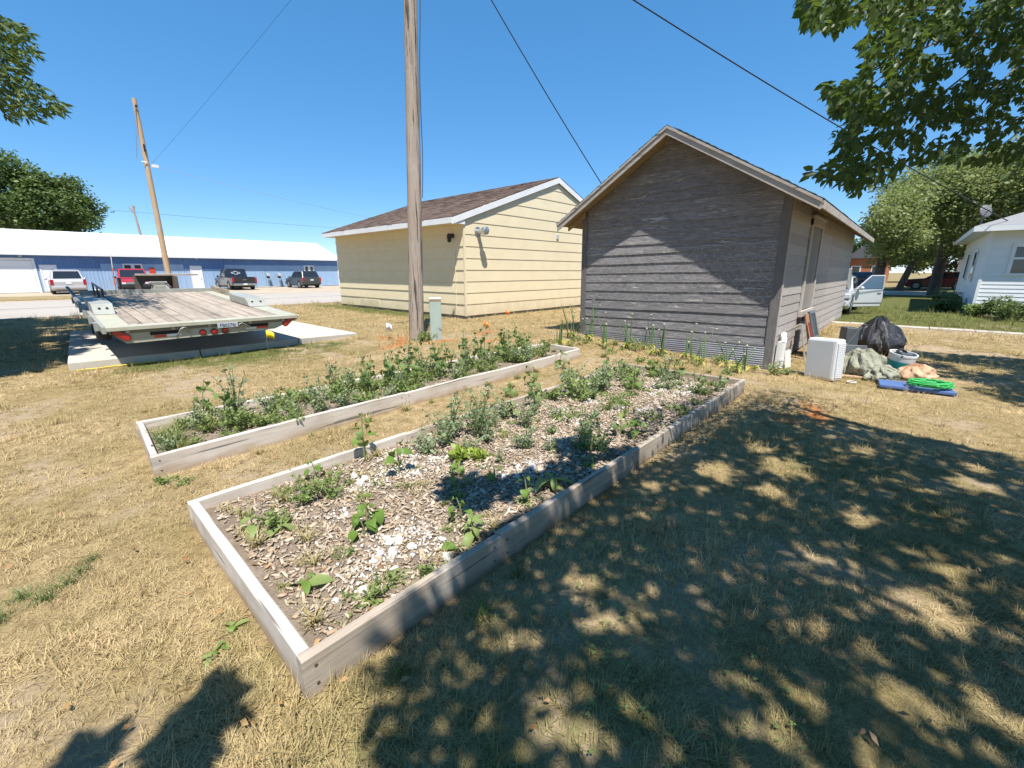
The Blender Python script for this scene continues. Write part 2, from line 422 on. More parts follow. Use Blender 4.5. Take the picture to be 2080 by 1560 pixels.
def blocked(x, y):
    b = (0.38 < x < 6.32 and 1.42 < y < 3.26) or (0.36 < x < 6.98 and 4.18 < y < 5.46 - 0 and y < 5.46) or (9.05 < x < 18.3 and 1.72 < y < 6.0) or (10.0 < x < 19.6 and y > 11.3 and y < 20.6)
    b |= (0.2 < x < 5.6 and 10.05 < y < 15.6) or y > 23.2 or (17.1 < x < 17.6 and y < 2.2) or (x > 23.9 and y < -1.8) or (x > 41)
    return b
def bare(x, y): return sst(.16, .34, fbm(x, y, .9, 14.2) * .7 + fbm(x, y, 2.7, 21.) * .5) * (1 - sst(9, 14, x + y - 6))
pts = []
rg = np.random.default_rng(5)
DENS = 780.0
for (r0, r1, dens, sc) in ((.6, 2.2, DENS * 1.25, 1.0), (2.2, 3.6, DENS, 1.0), (3.6, 5.5, DENS * .62, 1.15), (5.5, 8.5, DENS * .32, 1.4), (8.5, 13, DENS * .15, 1.8), (13, 20, DENS * .06, 2.4), (20, 27, DENS * .025, 3.2)):
    n = int(dens * rad(122) / 2 * (r1**2 - r0**2))
    rr_ = np.sqrt(rg.uniform(r0**2, r1**2, n)); th = rg.uniform(rad(CAM_YAW - 61), rad(CAM_YAW + 61), n)
    for R_, T_ in zip(rr_, th):
        x, y = R_ * math.cos(T_), R_ * math.sin(T_)
        if not blocked(x, y) and not (bare(x, y) > .5 and rg.uniform() < .35): pts.append((x, y, sc))
P = np.array(pts); n = len(P)
gr = np.array([green(x, y) for x, y in P[:, :2]]); pa = np.array([paint(x, y) for x, y in P[:, :2]])
Zp = np.array([gz(x, y) + 0.012 * fbm(x, y, 1.3, 5) + 0.006 * fbm(x, y, 4.0, 9) for x, y in P[:, :2]])
gme = bpy.data.meshes.new('lawn_grass'); gme.vertices.add(n); gme.vertices.foreach_set('co', np.stack([P[:, 0], P[:, 1], Zp], 1).astype(np.float32).ravel())
def fattr(me, nm, v, typ='FLOAT'):
    a = me.attributes.new(nm, typ, 'POINT'); a.data.foreach_set('vector' if typ == 'FLOAT_VECTOR' else 'value', np.asarray(v, np.float32 if typ != 'INT' else np.int32).ravel())
fattr(gme, 'green', gr); fattr(gme, 'paint', pa)
fattr(gme, 'spin', rg.uniform(0, 6.283, n)); fattr(gme, 'size', P[:, 2] * rg.uniform(.65, 1.25, n) * (0.78 + 0.5 * np.array([fbm(x, y, 1.6, 1.5) for x, y in P[:, :2]])))
pick = rg.integers(0, 6, n); tall = rg.uniform(0, 1, n) < (0.08 + 0.14 * gr + 0.18 * np.clip(np.array([fbm(x, y, 2.4, 6.1) for x, y in P[:, :2]]), 0, 1)); pick[tall] = rg.integers(6, 8, tall.sum())
fattr(gme, 'pick', pick, 'INT')
def scatter_nodes(nm, coll):
    ng = bpy.data.node_groups.new(nm, 'GeometryNodeTree')
    ng.interface.new_socket('Geometry', in_out='INPUT', socket_type='NodeSocketGeometry'); ng.interface.new_socket('Geometry', in_out='OUTPUT', socket_type='NodeSocketGeometry')
    gi = ng.nodes.new('NodeGroupInput'); go = ng.nodes.new('NodeGroupOutput')
    ip = ng.nodes.new('GeometryNodeInstanceOnPoints'); ci = ng.nodes.new('GeometryNodeCollectionInfo')
    ci.inputs[0].default_value = coll; ci.inputs['Separate Children'].default_value = True; ci.inputs['Reset Children'].default_value = True
    def na(name, t):
        x = ng.nodes.new('GeometryNodeInputNamedAttribute'); x.data_type = t; x.inputs[0].default_value = name
        return [o for o in x.outputs if o.enabled and o.name == 'Attribute'][0]
    L = ng.links.new
    L(gi.outputs[0], ip.inputs['Points']); L(ci.outputs[0], ip.inputs['Instance']); ip.inputs['Pick Instance'].default_value = True
    L(na('pick', 'INT'), ip.inputs['Instance Index'])
    cx = ng.nodes.new('ShaderNodeCombineXYZ'); L(na('spin', 'FLOAT'), cx.inputs['Z']); L(cx.outputs[0], ip.inputs['Rotation'])
    L(na('size', 'FLOAT'), ip.inputs['Scale']); L(ip.outputs[0], go.inputs[0])
    return ng
grass = link('lawn_grass', gme); grass.modifiers.new('blades', 'NODES').node_group = scatter_nodes('grass_scatter', tcol)
tag(grass, 'short parched straw coloured lawn grass with a few green blades', 'grass', kind='stuff')
print('grass tufts', n)
# ================================================================ BUILDINGS
# ---------------------------------------------------------------- grey board shed
def siding_mat(name, base, dark, bare, peel=(0.62, 0.72), axis=1, rough=0.8, warp=0.5):
    m = N(name); st = [1., 1., 1.]; st[axis] = 0.12
    co = m.coord(); cs = m.coord(tuple(st))
    g = m.noise(34, cs, 6, 0.7, 1.2); big = m.noise(2.2, co, 4)
    c = m.mix(m.ramp(g, [(0.3, 0.0), (0.7, 1.0)]), base, dark)
    k = m.math('MULTIPLY_ADD', m.objrand(), 0.22); k.node.inputs[2].default_value = 0.89
    c = m.mix(1.0, c, k, 'MULTIPLY')
    pm = m.math('MULTIPLY', m.ramp(m.noise(13, cs, 6, 0.75, 1.5), [(peel[0], 0.0), (peel[0] + .03, 1.0)]), m.ramp(big, [(0.45, 0.0), (0.6, 1.0)]))
    c = m.mix(pm, c, bare)
    m.pset(Base_Color=c, Roughness=rough, Specular_IOR_Level=0.3); m.bump(g, warp, 0.02)
    return m.mat
SHED_F = siding_mat('shed_grey_paint', (0.33, 0.315, 0.318), (0.12, 0.114, 0.118), (0.50, 0.47, 0.44), axis=1, peel=(.57, .67), warp=1.0)
SHED_S = siding_mat('shed_side_paint', (0.43, 0.39, 0.36), (0.32, 0.29, 0.265), (0.42, 0.39, 0.35), axis=0, warp=.5)
SHED_T = siding_mat('shed_trim_paint', (0.20, 0.187, 0.183), (0.115, 0.108, 0.107), (0.34, 0.32, 0.30), axis=2, warp=.8)
BARGE = wood('barge_board_paint', (0.46, 0.42, 0.38), (0.36, 0.325, 0.295), axis=1, grain=22, vary=.12, third=(0.31, 0.25, 0.21))
RAFT = wood('old_rafter_wood', (0.36, 0.27, 0.16), (0.24, 0.18, 0.11), axis=1, grain=25)
DARK = plain('dark_void', (0.02, 0.018, 0.017), 0.9)
GALV = plain('galvanised_sheet', (0.50, 0.50, 0.51), 0.45, (0.34, 0.33, 0.33), 5, metal=0.75, bump=.15, stretch=(1, .3, 1))
def shingle_mat(name, a, b, c_):
    m = N(name); isl = m.island(); co = m.coord(world=True)
    c = m.mix(isl, a, b); c = m.mix(m.ramp(m.noise(1.3, co, 4), [(0.45, 0.), (0.7, .6)]), c, c_)
    g = m.noise(160, co, 3); c = m.mix(1.0, c, m.ramp(g, [(0.3, 0.75), (0.7, 1.15)]), 'MULTIPLY')
    m.pset(Base_Color=c, Roughness=0.95, Specular_IOR_Level=0.2); m.bump(g, .5, .004); return m.mat
SH_GREEN = shingle_mat('shed_shingle', (0.055, 0.07, 0.062), (0.09, 0.10, 0.09), (0.12, 0.115, 0.10))
SH_BROWN = shingle_mat('garage_shingle', (0.155, 0.108, 0.085), (0.225, 0.162, 0.13), (0.12, 0.085, 0.07))
SH_GREY = shingle_mat('house_shingle', (0.22, 0.22, 0.225), (0.30, 0.30, 0.305), (0.26, 0.25, 0.25))
def shingles(parent, mat, o, u, v, ulen, vlen, tab=0.31, rise=0.145, lift=0.012, seed=1):
    """courses of tabs from the eave (o) up along v; each course one part"""
    rr = random.Random(seed); o = Vector(o); u = Vector(u).normalized(); v = Vector(v).normalized(); nn = u.cross(v).normalized()
    if nn.z < 0: nn = -nn
    k = int(vlen / rise)
    for i in range(k):
        mb = MB(); x = -rr.uniform(0, tab)
        while x < ulen:
            x0 = max(0, x); x1 = min(ulen, x + tab - .008); t = rr.uniform(.6, 1.3) * lift; dl = rr.uniform(-.012, .012)
            if x1 - x0 > .02:
                a = o + u*x0 + v*(i*rise + dl); b = o + u*x1 + v*(i*rise + dl); c = o + u*x1 + v*((i+1)*rise + .03); d = o + u*x0 + v*((i+1)*rise + .03)
                mb.add([a, b, c, d, a + nn*t, b + nn*t, c + nn*.002, d + nn*.002], [(4,5,6,7), (0,1,5,4), (1,2,6,5), (3,0,4,7)])
            x += tab
        mb.build('shingle_course', mat, parent)

SX, SY0, SY1, SXB = 9.07, 1.74, 5.94, 19.5       # front plane, right corner, left corner, back
shed = thing('wooden_shed', 'weathered grey board shed with gable front, wire netting and peeling paint', 'shed', (SX, 3.84, 0), rot=(rad(-0.9), 0, 0))
HW = 2.1; WT = 2.93; PK = 4.26; SL = (PK - 0.05 - WT) / HW
def shed_front_top(y): return WT + .02 + (HW - abs(y)) * SL
core = MB(); core.prism([(-HW+.03, -.25), (HW-.03, -.25), (HW-.03, WT), (0, WT + HW*SL), (-HW+.03, WT)], 'x', .03, SXB - SX - .03); core.build('wall_core', DARK, shed)
rr = random.Random(3)
z = 0.20; ex = 0.198; i = 0
while z < PK - .25:
    zt = min(z + ex + .02, shed_front_top(0)); e = ex
    y0, y1 = -HW + .11, HW - .11
    def yl(zz): return min(HW - .11, max(.02, HW - (zz - WT) / SL)) if zz > WT else HW - .11
    a, b = yl(z), yl(zt)
    sag = rr.uniform(-.004, .004); pr_ = .024 + rr.uniform(-.004, .005)
    cuts = [-a, a]
    if z < WT and rr.random() < .45: cuts = [-a, rr.uniform(-.9, .9), a]
    for (p, q) in zip(cuts, cuts[1:]):
        mb = MB(); n_ = 8; vs = []
        for t in range(n_ + 1):
            yy = p + (q - p) * t / n_; yt = max(-b, min(b, yy)); wv = .004 * math.sin(yy * 2.3 + i) + sag
            vs += [(-pr_, yy + (.004 if t == 0 else 0), z + wv), (-.006, yt, zt + wv), (.02, yy, z + wv)]
        fs = []
        for t in range(n_):
            k0, k1 = t * 3, t * 3 + 3
            fs += [(k0, k0+1, k1+1, k1), (k0+2, k0, k1, k1+2)]
        mb.add(vs, [f[::-1] for f in fs]); mb.add([vs[0], vs[1], vs[2]], [(0, 1, 2)]); mb.add(vs[-3:], [(0, 2, 1)])
        mb.build('siding_board', SHED_F, shed)
    z += ex; i += 1
# side wall boards (faces -y), from the corner board backwards
z = -.16
while z < WT - .02:
    zt = min(z + .205, WT)
    WX0, WX1, WZ0, WZ1 = 2.1, 3.35, .74, 2.52
    segs = [(.12, 5.4), (5.42, SXB - SX - .02)]
    if z + .18 > WZ0 and z < WZ1 - .02: segs = [(.12, WX0), (WX1, 5.4), (5.42, SXB - SX - .02)]
    for (p, q) in segs:
        MB().hexa([(p, -HW - .014, z), (q, -HW - .014, z), (q, -HW + .03, z), (p, -HW + .03, z), (p, -HW - .002, zt), (q, -HW - .002, zt), (q, -HW + .03, zt), (p, -HW + .03, zt)]).build('siding_board', SHED_S, shed)
    z += .185
MB().box(0, SXB - SX, HW - .03, HW - .004, 0, WT).build('far_wall', SHED_S, shed)
# corner boards
MB().box(-.034, .0, HW - .125, HW + .012, -.05, WT + .03).build('corner_board', SHED_T, shed)
MB().box(-.036, .0, -HW - .03, -HW + .115, -.36, WT + .06).build('corner_board', SHED_T, shed)
MB().box(.002, .115, -HW - .034, -HW + .0, -.36, WT + .0).build('corner_board', SHED_S, shed)
# corrugated strip at the foot
mb = MB(); prof = []
zz = -.42
k = 0
while zz < .235: prof.append((-.028 - (.016 if k % 2 else 0), zz)); zz += .021; k += 1
pts_ = [(a, yy, b) for (a, b) in prof for yy in (-HW + .11, HW - .1)]
mb.add(pts_, [(2*j, 2*j+1, 2*j+3, 2*j+2) for j in range(len(prof) - 1)]); mb.build('corrugated_strip', GALV, shed)
# roof
OV, EV = .46, .50
for sgn in (1, -1):
    ye = (HW + (EV if sgn < 0 else .42)); ze = PK - SL * ye
    P0, P1 = (0, PK), (sgn * ye, ze)
    prof = [(P0[0], P0[1] - .05), (P1[0], P1[1] - .05), (P1[0], P1[1] - .012), (P0[0], P0[1] - .012)]
    MB().prism(prof, 'x', -OV, SXB - SX + .3).build('roof_deck', RAFT, shed)
    L_ = math.hypot(ye, PK - ze)
    shingles(shed, SH_GREEN, (-OV - .03, sgn * (ye + .02), ze - .012), (1, 0, 0), (0, -sgn * ye, PK - ze), SXB - SX + .8, L_ + .03, tab=.9, rise=.155, lift=.016, seed=5 + sgn)
    # barge board with a moulding strip on top
    dn = .115
    MB().prism([(0, PK - .055), (P1[0], P1[1] - .055), (P1[0], P1[1] - .055 - dn), (0, PK - .055 - dn)], 'x', -OV - .025, -OV + .0).build('barge_board', BARGE, shed)
    MB().prism([(0, PK - .015), (P1[0] * 1.004, P1[1] - .015), (P1[0] * 1.004, P1[1] - .062), (0, PK - .062)], 'x', -OV - .045, -OV - .027).build('barge_moulding', BARGE, shed)
    # side fascia and rafter tails
    if sgn < 0:
        MB().box(-OV, SXB - SX + .3, P1[0] - .03, P1[0] - .003, P1[1] - .15, P1[1] - .03).build('eave_fascia', BARGE, shed)
    for q in np.arange(-OV + .35, SXB - SX, .9):
        MB().prism([(sgn * (HW - .1), PK - SL * (HW - .1) - .06), (P1[0] - sgn * .05, P1[1] - .052), (P1[0] - sgn * .05, P1[1] - .14), (sgn * (HW - .1), PK - SL * (HW - .1) - .19)], 'x', q, q + .045).build('rafter_tail', RAFT, shed)
# boarded side window
WINP = plain('window_trim_paint', (0.50, 0.46, 0.42), .7, (0.38, 0.34, 0.31), 9, bump=.3)
PLANKG = wood('window_boarding', (0.30, 0.27, 0.24), (0.20, 0.18, 0.16), axis=2, grain=30)
win = MB().box(WX0, WX1, -HW - .004, -HW + .04, WZ0, WZ1).build('window', DARK, shed)
for (a, b, c, d, pz) in ((WX0 - .1, WX0 + .04, WZ0 - .04, WZ1 + .1, .05), (WX1 - .04, WX1 + .1, WZ0 - .04, WZ1 + .1, .05), (WX0 - .1, WX1 + .1, WZ1 - .02, WZ1 + .14, .062), (WX0 - .14, WX1 + .14, WZ0 - .12, WZ0 - .0, .085)):
    MB().box(a, b, -HW - pz, -HW - .016, c, d).build('window_frame', WINP, win)
MB().box(WX0 - .14, WX1 + .14, -HW - .11, -HW - .02, WZ1 + .142, WZ1 + .17).build('window_hood', WINP, win)
for q in range(4):
    xa = WX0 + .08 + q * .28; MB().box(xa, xa + .265, -HW - .022, -HW - .006, WZ0 + .02, WZ1 - .03).build('window_boarding', PLANKG, win)
MB().box(2.6, 3.1, -HW - .024, -HW - .016, .42, .60).build('wall_hole', DARK, shed)

# wire netting nailed across the gable front
WIRE = plain('netting_wire', (0.55, 0.54, 0.55), 0.5, metal=.6)
mb = MB(); cw, ch = .155, .105; xw = -.034
def strip(a, b, wd=.0032):
    a = Vector((xw, *a)); b = Vector((xw, *b)); d = (b - a).normalized(); n_ = Vector((0, -d.z, d.y)) * wd / 2
    mb.add([a - n_, b - n_, b + n_, a + n_], [(0, 1, 2, 3)])
rows = 11; cols = 25
def npnt(i, j):
    y = -HW + .1 + i * cw / 2; zt = 2.03 - .03 * math.sin(y) - .13 * max(0, -.2 - y) * 0
    return (y + .015 * math.sin(j * 1.7 + i * .6), zt - j * ch + .012 * math.sin(i * .9 + j))
for j in range(rows):
    for i in range(cols * 2):
        up = (i + j) % 2 == 0
        a = npnt(i, j); b = npnt(i + 1, j)
        a2 = (a[0], a[1] + (.025 if up else -.025)); b2 = (b[0], b[1] + (-.025 if up else .025)); strip(a2, b2)
        if not up and j < rows - 1:
            c_ = npnt(i, j + 1); strip(a2, (c_[0], c_[1] + .025), .0045)
for i in range(cols * 2): strip((npnt(i, 0)[0], npnt(i, 0)[1] + .025), (npnt(i + 1, 0)[0], npnt(i + 1, 0)[1] + .025), .006)
net = mb.build('wire_netting', WIRE, loc=(SX, 3.84, 0), rot=(rad(-.9), 0, 0), label='sagging hexagonal wire netting stretched across the grey shed front', cat='wire netting')

# ---------------------------------------------------------------- yellow garage
YEL = N('garage_cream_paint'); co = YEL.coord()
f_ = YEL.noise(1.7, co, 4); c = YEL.mix(YEL.ramp(f_, [(.3, 0.), (.7, 1.)]), (0.77, 0.665, 0.455), (0.72, 0.62, 0.42))
c = YEL.mix(YEL.ramp(YEL.noise(9, YEL.coord((1, 1, .3)), 5), [(.62, 0.), (.8, .25)]), c, (.52, .42, .25))
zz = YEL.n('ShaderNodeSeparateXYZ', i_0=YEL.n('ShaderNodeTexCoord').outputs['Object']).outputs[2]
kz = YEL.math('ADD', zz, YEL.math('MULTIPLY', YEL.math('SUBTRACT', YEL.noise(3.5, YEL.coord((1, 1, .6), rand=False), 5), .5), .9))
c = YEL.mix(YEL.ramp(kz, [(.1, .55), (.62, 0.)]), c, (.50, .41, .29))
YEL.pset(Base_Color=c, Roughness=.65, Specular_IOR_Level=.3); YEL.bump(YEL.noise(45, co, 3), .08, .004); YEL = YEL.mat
WHITE = plain('white_trim_paint', (0.80, 0.80, 0.80), .5, (0.70, 0.70, 0.71), 3)
FOUND = plain('foundation_block', (0.30, 0.285, 0.26), .95, (0.20, 0.19, 0.175), 5, bump=.6, bscale=25)
GX0, GX1, GY0, GY1, GWT = 10.08, 20.3, 11.36, 20.4, 3.42
GC = (GX0 + GX1) / 2; GPK = 5.30; GOV = .07; GEV = .58; GSL = (GPK - .10 - GWT) / (GC - GX0)
gar = thing('yellow_garage', 'cream yellow lap sided garage with brown shingle roof and white fascia', 'garage', (GX0, GY0, 0))
W_, D_ = GX1 - GX0, GY1 - GY0
MB().prism([(.04, .1), (W_ - .04, .1), (W_ - .04, GWT), (W_/2, GWT + GSL*W_/2 - .02), (.04, GWT)], 'y', .04, D_ - .04).build('wall_core', YEL, gar)
MB().box(.03, W_ - .03, .03, D_ - .03, -.3, .16).build('foundation', FOUND, gar)
lap = .388; z = .11; j = 0
rr = random.Random(8)
while z < GPK - .3:
    zt = z + lap + .012
    # gable wall (faces -y)
    def xl(zz): return 0 if zz < GWT else min(W_/2 - .02, (zz - GWT) / GSL)
    a0, b0 = xl(z) + (-.012 if z < GWT else .0), xl(zt) 
    cuts = [a0, W_ - a0]
    if z < 3: q = 3.6 if j % 2 else 4.85; cuts = [a0, q, W_ - a0]
    for (p, q) in zip(cuts, cuts[1:]):
        pt = max(p, b0); qt = min(q, W_ - b0)
        if qt <= pt: pt = qt = W_/2
        dz = rr.uniform(-.005, .005) if z < .2 else 0
        MB().hexa([(p, -.016, z + dz), (q - .003, -.016, z), (q - .003, .045, z), (p, .045, z), (pt, .0, zt), (qt, .0, zt), (qt, .045, zt), (pt, .045, zt)]).build('siding_board', YEL, gar)
    # west wall (faces -x)
    if z < GWT - .1:
        zt2 = min(zt, GWT)
        cuts = [-.012, 4.2 if j % 2 else 6.3, D_]
        for (p, q) in zip(cuts, cuts[1:]):
            MB().hexa([(-.026, p, z), (.045, p, z), (.045, q - .003, z), (-.026, q - .003, z), (.0, p, zt2), (.045, p, zt2), (.045, q - .003, zt2), (.0, q - .003, zt2)]).build('siding_board', YEL, gar)
    z += lap; j += 1
MB().box(-.032, .03, -.024, .03, .09, GWT).build('corner_trim', YEL, gar)
for sg in (-1, 1):
    xe = W_/2 + sg * (W_/2 + GEV); ze = GPK - GSL * (W_/2 + GEV); xr = W_/2
    MB().prism([(xr, GPK - .05), (xe, ze - .05), (xe, ze - .012), (xr, GPK - .012)] if sg > 0 else [(xe, ze - .05), (xr, GPK - .05), (xr, GPK - .012), (xe, ze - .012)], 'y', -GOV, D_ + GOV).build('roof_deck', RAFT, gar)
    L_ = math.hypot(W_/2 + GEV, GPK - ze)
    shingles(gar, SH_BROWN, (xe + sg * .02, -GOV - .02, ze - .012), (0, 1, 0), (xr - xe, 0, GPK - ze), D_ + 2 * GOV + .04, L_ + .02, tab=.33, rise=.15, lift=.014, seed=20 + sg)
    MB().prism([(xr, GPK - .035), (xe, ze - .035), (xe, ze - .235), (xr, GPK - .235)], 'y', -GOV - .025, -GOV).build('rake_board', WHITE, gar)
    MB().box(*sorted((xe - sg * .0, xe + sg * .022)), -GOV - .024, D_ + GOV, ze - .20, ze - .02).build('fascia', WHITE, gar)
    xs = sorted((xe - sg * .004, W_/2 + sg * W_/2))
    MB().box(xs[0], xs[1], -GOV + .052, D_ + GOV, ze - .19, ze - .17).build('soffit', YEL, gar)
    MB().prism([(xe, ze - .2), (W_/2 + sg * W_/2, ze - .2), (W_/2 + sg * W_/2, ze + GSL * GEV - .03), (xe, ze - .03)], 'y', -GOV + .002, -GOV + .05).build('eave_return', WHITE, gar)
ALU = plain('vent_aluminium', (0.62, 0.62, 0.61), .35, (0.5, 0.5, 0.5), 6, metal=.8)
BLK = plain('black_plastic', (0.018, 0.018, 0.02), .4, (0.03, 0.03, 0.03))
v = MB(); v.tube([(.62, .0, 2.93), (.62, -.02, 2.93)], .16, 16); v.tube([(.62, 0, 2.93), (.62, -.40, 2.94)], .085, 14); v.tube([(.62, -.28, 2.94), (.62, -.30, 2.94), (.62, -.44, 2.94), (.62, -.46, 2.94)], [.09, .135, .135, .11], 16)
v.build('exhaust_vent', ALU, gar, smooth=True)
v = MB(); v.box(5.10, 5.24, -.055, -.005, 2.92, 3.1); v.build('outlet_box', plain('grey_box', (.55, .56, .55), .5), gar, bevel=.01)
lm = MB(); lm.box(-.06, -.012, .50, .62, 2.72, 2.86); lm.tube([(-.05, .56, 2.80), (-.16, .56, 2.86), (-.18, .56, 2.78)], .018, 8); lm.tube([(-.18, .56, 2.86), (-.18, .56, 2.80), (-.18, .56, 2.60), (-.18, .56, 2.56)], [.03, .085, .065, .02], 8); lm.build('wall_lantern', BLK, gar, smooth=True)
MB().tube([(-.03, .45, 2.35), (-.035, .45, 1.4), (-.035, .47, .12)], .012, 6).build('conduit', YEL, gar)
MB().box(-.028, -.004, 5.6, 7.2, .12, .42).build('access_panel', YEL, gar, bevel=.004)

# ---------------------------------------------------------------- long blue building
BX0, BX1, BY, BYB, BE, BR = -32., 24.9, 50.6, 62.0, 3.05, 5.05
def ribbed(name, col, col2, rough=.45):
    m = N(name); co = m.coord(); c = m.mix(m.ramp(m.noise(.8, co, 4), [(.3, 0.), (.7, 1.)]), col, col2)
    m.pset(Base_Color=c, Roughness=rough, Specular_IOR_Level=.4); return m.mat
BLUE_D = ribbed('steel_dark_blue', (0.115, 0.215, 0.43), (0.10, 0.195, 0.40))
BLUE_L = ribbed('steel_light_blue', (0.29, 0.42, 0.59), (0.32, 0.45, 0.62))
ROOFW = ribbed('white_steel_roof', (0.80, 0.80, 0.80), (0.74, 0.75, 0.76), .4)
blue = thing('blue_steel_building', 'long low steel building, two blue tones, white ribbed metal roof', 'building', (0, 0, 0))
MB().prism([(BY + .06, 0), (BYB, 0), (BYB, BE), ((BY + BYB)/2, BR - .15), (BY + .06, BE)], 'x', BX0, BX1 - .03).build('wall_core', BLUE_L, blue)
def panel(x0, x1, z0, z1, mat, nm):
    mb = MB(); mb.box(x0 + .006, x1 - .006, BY, BY + .05, z0, z1); x = x0 + .1
    while x < x1 - .05: mb.prism([(x, BY + .0), (x + .015, BY - .02), (x + .045, BY - .02), (x + .06, BY + .0)], 'z', z0, z1 - .001); x += .23
    mb.build(nm, mat, blue)
def zsplit(x):
    for (a, b) in ((-2.6, 4.3), (10.0, 13.3)):
        if a < x < b: return 1.86
    return 2.25
x = BX0
edges = sorted([BX0] + [x_ for x_ in np.arange(-31.8, 24.8, .92)] + [-2.6, 4.3, 10.0, 13.3, BX1])
edges = [e for i_, e in enumerate(edges) if i_ == 0 or e - edges[i_-1] > .2 or e in (-2.6, 4.3, 10.0, 13.3, BX1)]
for (a, b) in zip(edges, edges[1:]):
    if b - a < .03: continue
    zs = zsplit((a + b) / 2)
    panel(a, b, .06, zs, BLUE_L, 'wall_panel'); panel(a, b, zs + .004, BE, BLUE_D, 'wall_panel')
MB().box(BX1 - .02, BX1 + .06, BY - .05, BY + .3, 0, BE).build('corner_trim', WHITE, blue)
MB().box(BX1 - .0, BX1 + .03, BY + .05, BYB, 0, BE).build('end_wall', WHITE, blue)
# roof: white standing-rib sheets, gable ends
ys = BY - .45; zsE = BE - .03; rl = math.hypot((BY + BYB)/2 - ys, BR - zsE)
x = BX0 - .3
while x < BX1 + .3:
    mb = MB(); x1 = min(x + .98, BX1 + .35)
    mb.add([(x, ys, zsE), (x1, ys, zsE), (x1, (BY + BYB)/2, BR), (x, (BY + BYB)/2, BR), (x, ys, zsE - .03), (x1, ys, zsE - .03), (x1, (BY + BYB)/2, BR - .03), (x, (BY + BYB)/2, BR - .03)], [(0,1,2,3), (4,5,1,0), (7,6,5,4), (5,6,2,1), (4,0,3,7)])
    mb.add([(x, ys, zsE), (x + .05, ys, zsE), (x + .05, (BY+BYB)/2, BR), (x, (BY+BYB)/2, BR), (x + .015, ys, zsE + .03), (x + .035, ys, zsE + .03), (x + .035, (BY+BYB)/2, BR + .03), (x + .015, (BY+BYB)/2, BR + .03)], [(0,4,7,3), (4,5,6,7), (5,1,2,6), (0,1,5,4)])
    mb.build('roof_sheet', ROOFW, blue); x += .985
MB().prism([((BY + BYB)/2, BR), (BYB + .4, zsE), (BYB + .4, zsE - .04), ((BY + BYB)/2, BR - .04)], 'x', BX0 - .3, BX1 + .35).build('roof_back', ROOFW, blue)
MB().box(BX0 - .3, BX1 + .35, ys - .03, ys - .004, zsE - .18, zsE + .02).build('eave_fascia', WHITE, blue)
MB().box(BX0 - .3, BX1 + .3, ys, BY + .05, zsE - .06, zsE - .04).build('soffit', WHITE, blue)
MB().prism([(ys, zsE - .02), ((BY+BYB)/2, BR - .02), ((BY+BYB)/2, BR - .2), (ys, zsE - .2)], 'x', BX1 + .352, BX1 + .37).build('rake_trim', WHITE, blue)
DOORW = plain('white_steel_door', (0.82, 0.82, 0.82), .45, (0.76, 0.76, 0.77), 1)
GLASS = glassy('dark_window_glass')
def door(x0, x1, zt):
    d = MB().box(x0, x1, BY - .035, BY - .021, .08, zt).build('door', DOORW, blue)
    for (a, b, c_, e) in ((x0 - .1, x0 - .002, .06, zt + .1), (x1 + .002, x1 + .1, .06, zt + .1), (x0 - .001, x1 + .001, zt + .002, zt + .1)): MB().box(a, b, BY - .06, BY - .02, c_, e).build('door_frame', WHITE, d)
    MB().ell((x1 - .1, BY - .08, 1.0), (.04, .04, .04), 8, 6).build('door_knob', ALU, d)
door(.86, 1.62, 2.03); door(10.55, 11.30, 2.05)
od = thing('overhead_door', None, None); od.parent = blue
for k in range(5): MB().box(-3.3, .42, BY - .05, BY - .022, .04 + k * .48, .04 + k * .48 + .47).build('door_panel', DOORW, od, bevel=.01)
for (a, b, c_, e) in ((-3.45, -3.31, 0, 2.62), (.43, .60, 0, 2.62), (-3.309, .429, 2.45, 2.62)): MB().box(a, b, BY - .07, BY - .02, c_, e).build('door_frame', WHITE, od)
def window(x0, x1, z0, z1):
    wn = MB().box(x0, x1, BY - .05, BY - .021, z0, z1).build('window', WHITE, blue); h = (x1 - x0) / 2
    for k in (0, 1): MB().box(x0 + k*h + .14, x0 + (k+1)*h - .12, BY - .06, BY - .051, z0 + .12, z1 - .12).build('pane', GLASS, wn)
window(5.68, 7.02, 1.25, 2.28); window(20.98, 22.1, 1.2, 2.28)
RED = plain('red_board', (0.62, 0.06, 0.03), .5)
MB().box(7.42, 7.86, BY - .07, BY - .022, 1.02, 1.95).build('wall_board', RED, blue, bevel=.02)
MB().box(-.18, .02, BY - .16, BY - .02, 2.70, 2.80).build('wall_lamp', ALU, blue); MB().box(11.0, 11.16, BY - .16, BY - .02, 2.72, 2.82).build('wall_lamp', ALU, blue)
MB().box(3.55, 3.85, 50.1, 50.35, .01, .2).build('white_pail_lid', WHITE, label='small white tub on the gravel beside the blue wall', cat='tub', bevel=.03)
for i, xx in enumerate((17.05, 18.15)):
    mt = thing('utility_meter', ['left one of two round utility meters on thin posts by the blue wall', 'right one of two round utility meters on thin posts by the blue wall'][i], 'utility meter', (xx, 50.2, 0), group='utility meters by the blue wall')
    MB().tube([(0, 0, 0), (0, 0, 1.05)], .03, 6).build('post', ALU, mt); MB().tube([(.22, 0, 0), (.2, 0, .8), (.05, 0, 1.0)], .02, 6).build('pipe', BLK, mt)
    MB().box(-.14, .14, -.08, .08, .95, 1.18).build('housing', BLK, mt, bevel=.03); MB().tube([(0, -.06, 1.32), (0, -.16, 1.32)], .17, 14).build('dial', plain('meter_glass', (.6, .62, .62), .3), mt); MB().box(-.16, .16, -.05, .1, 1.16, 1.5).build('meter_case', ALU, mt, bevel=.03)

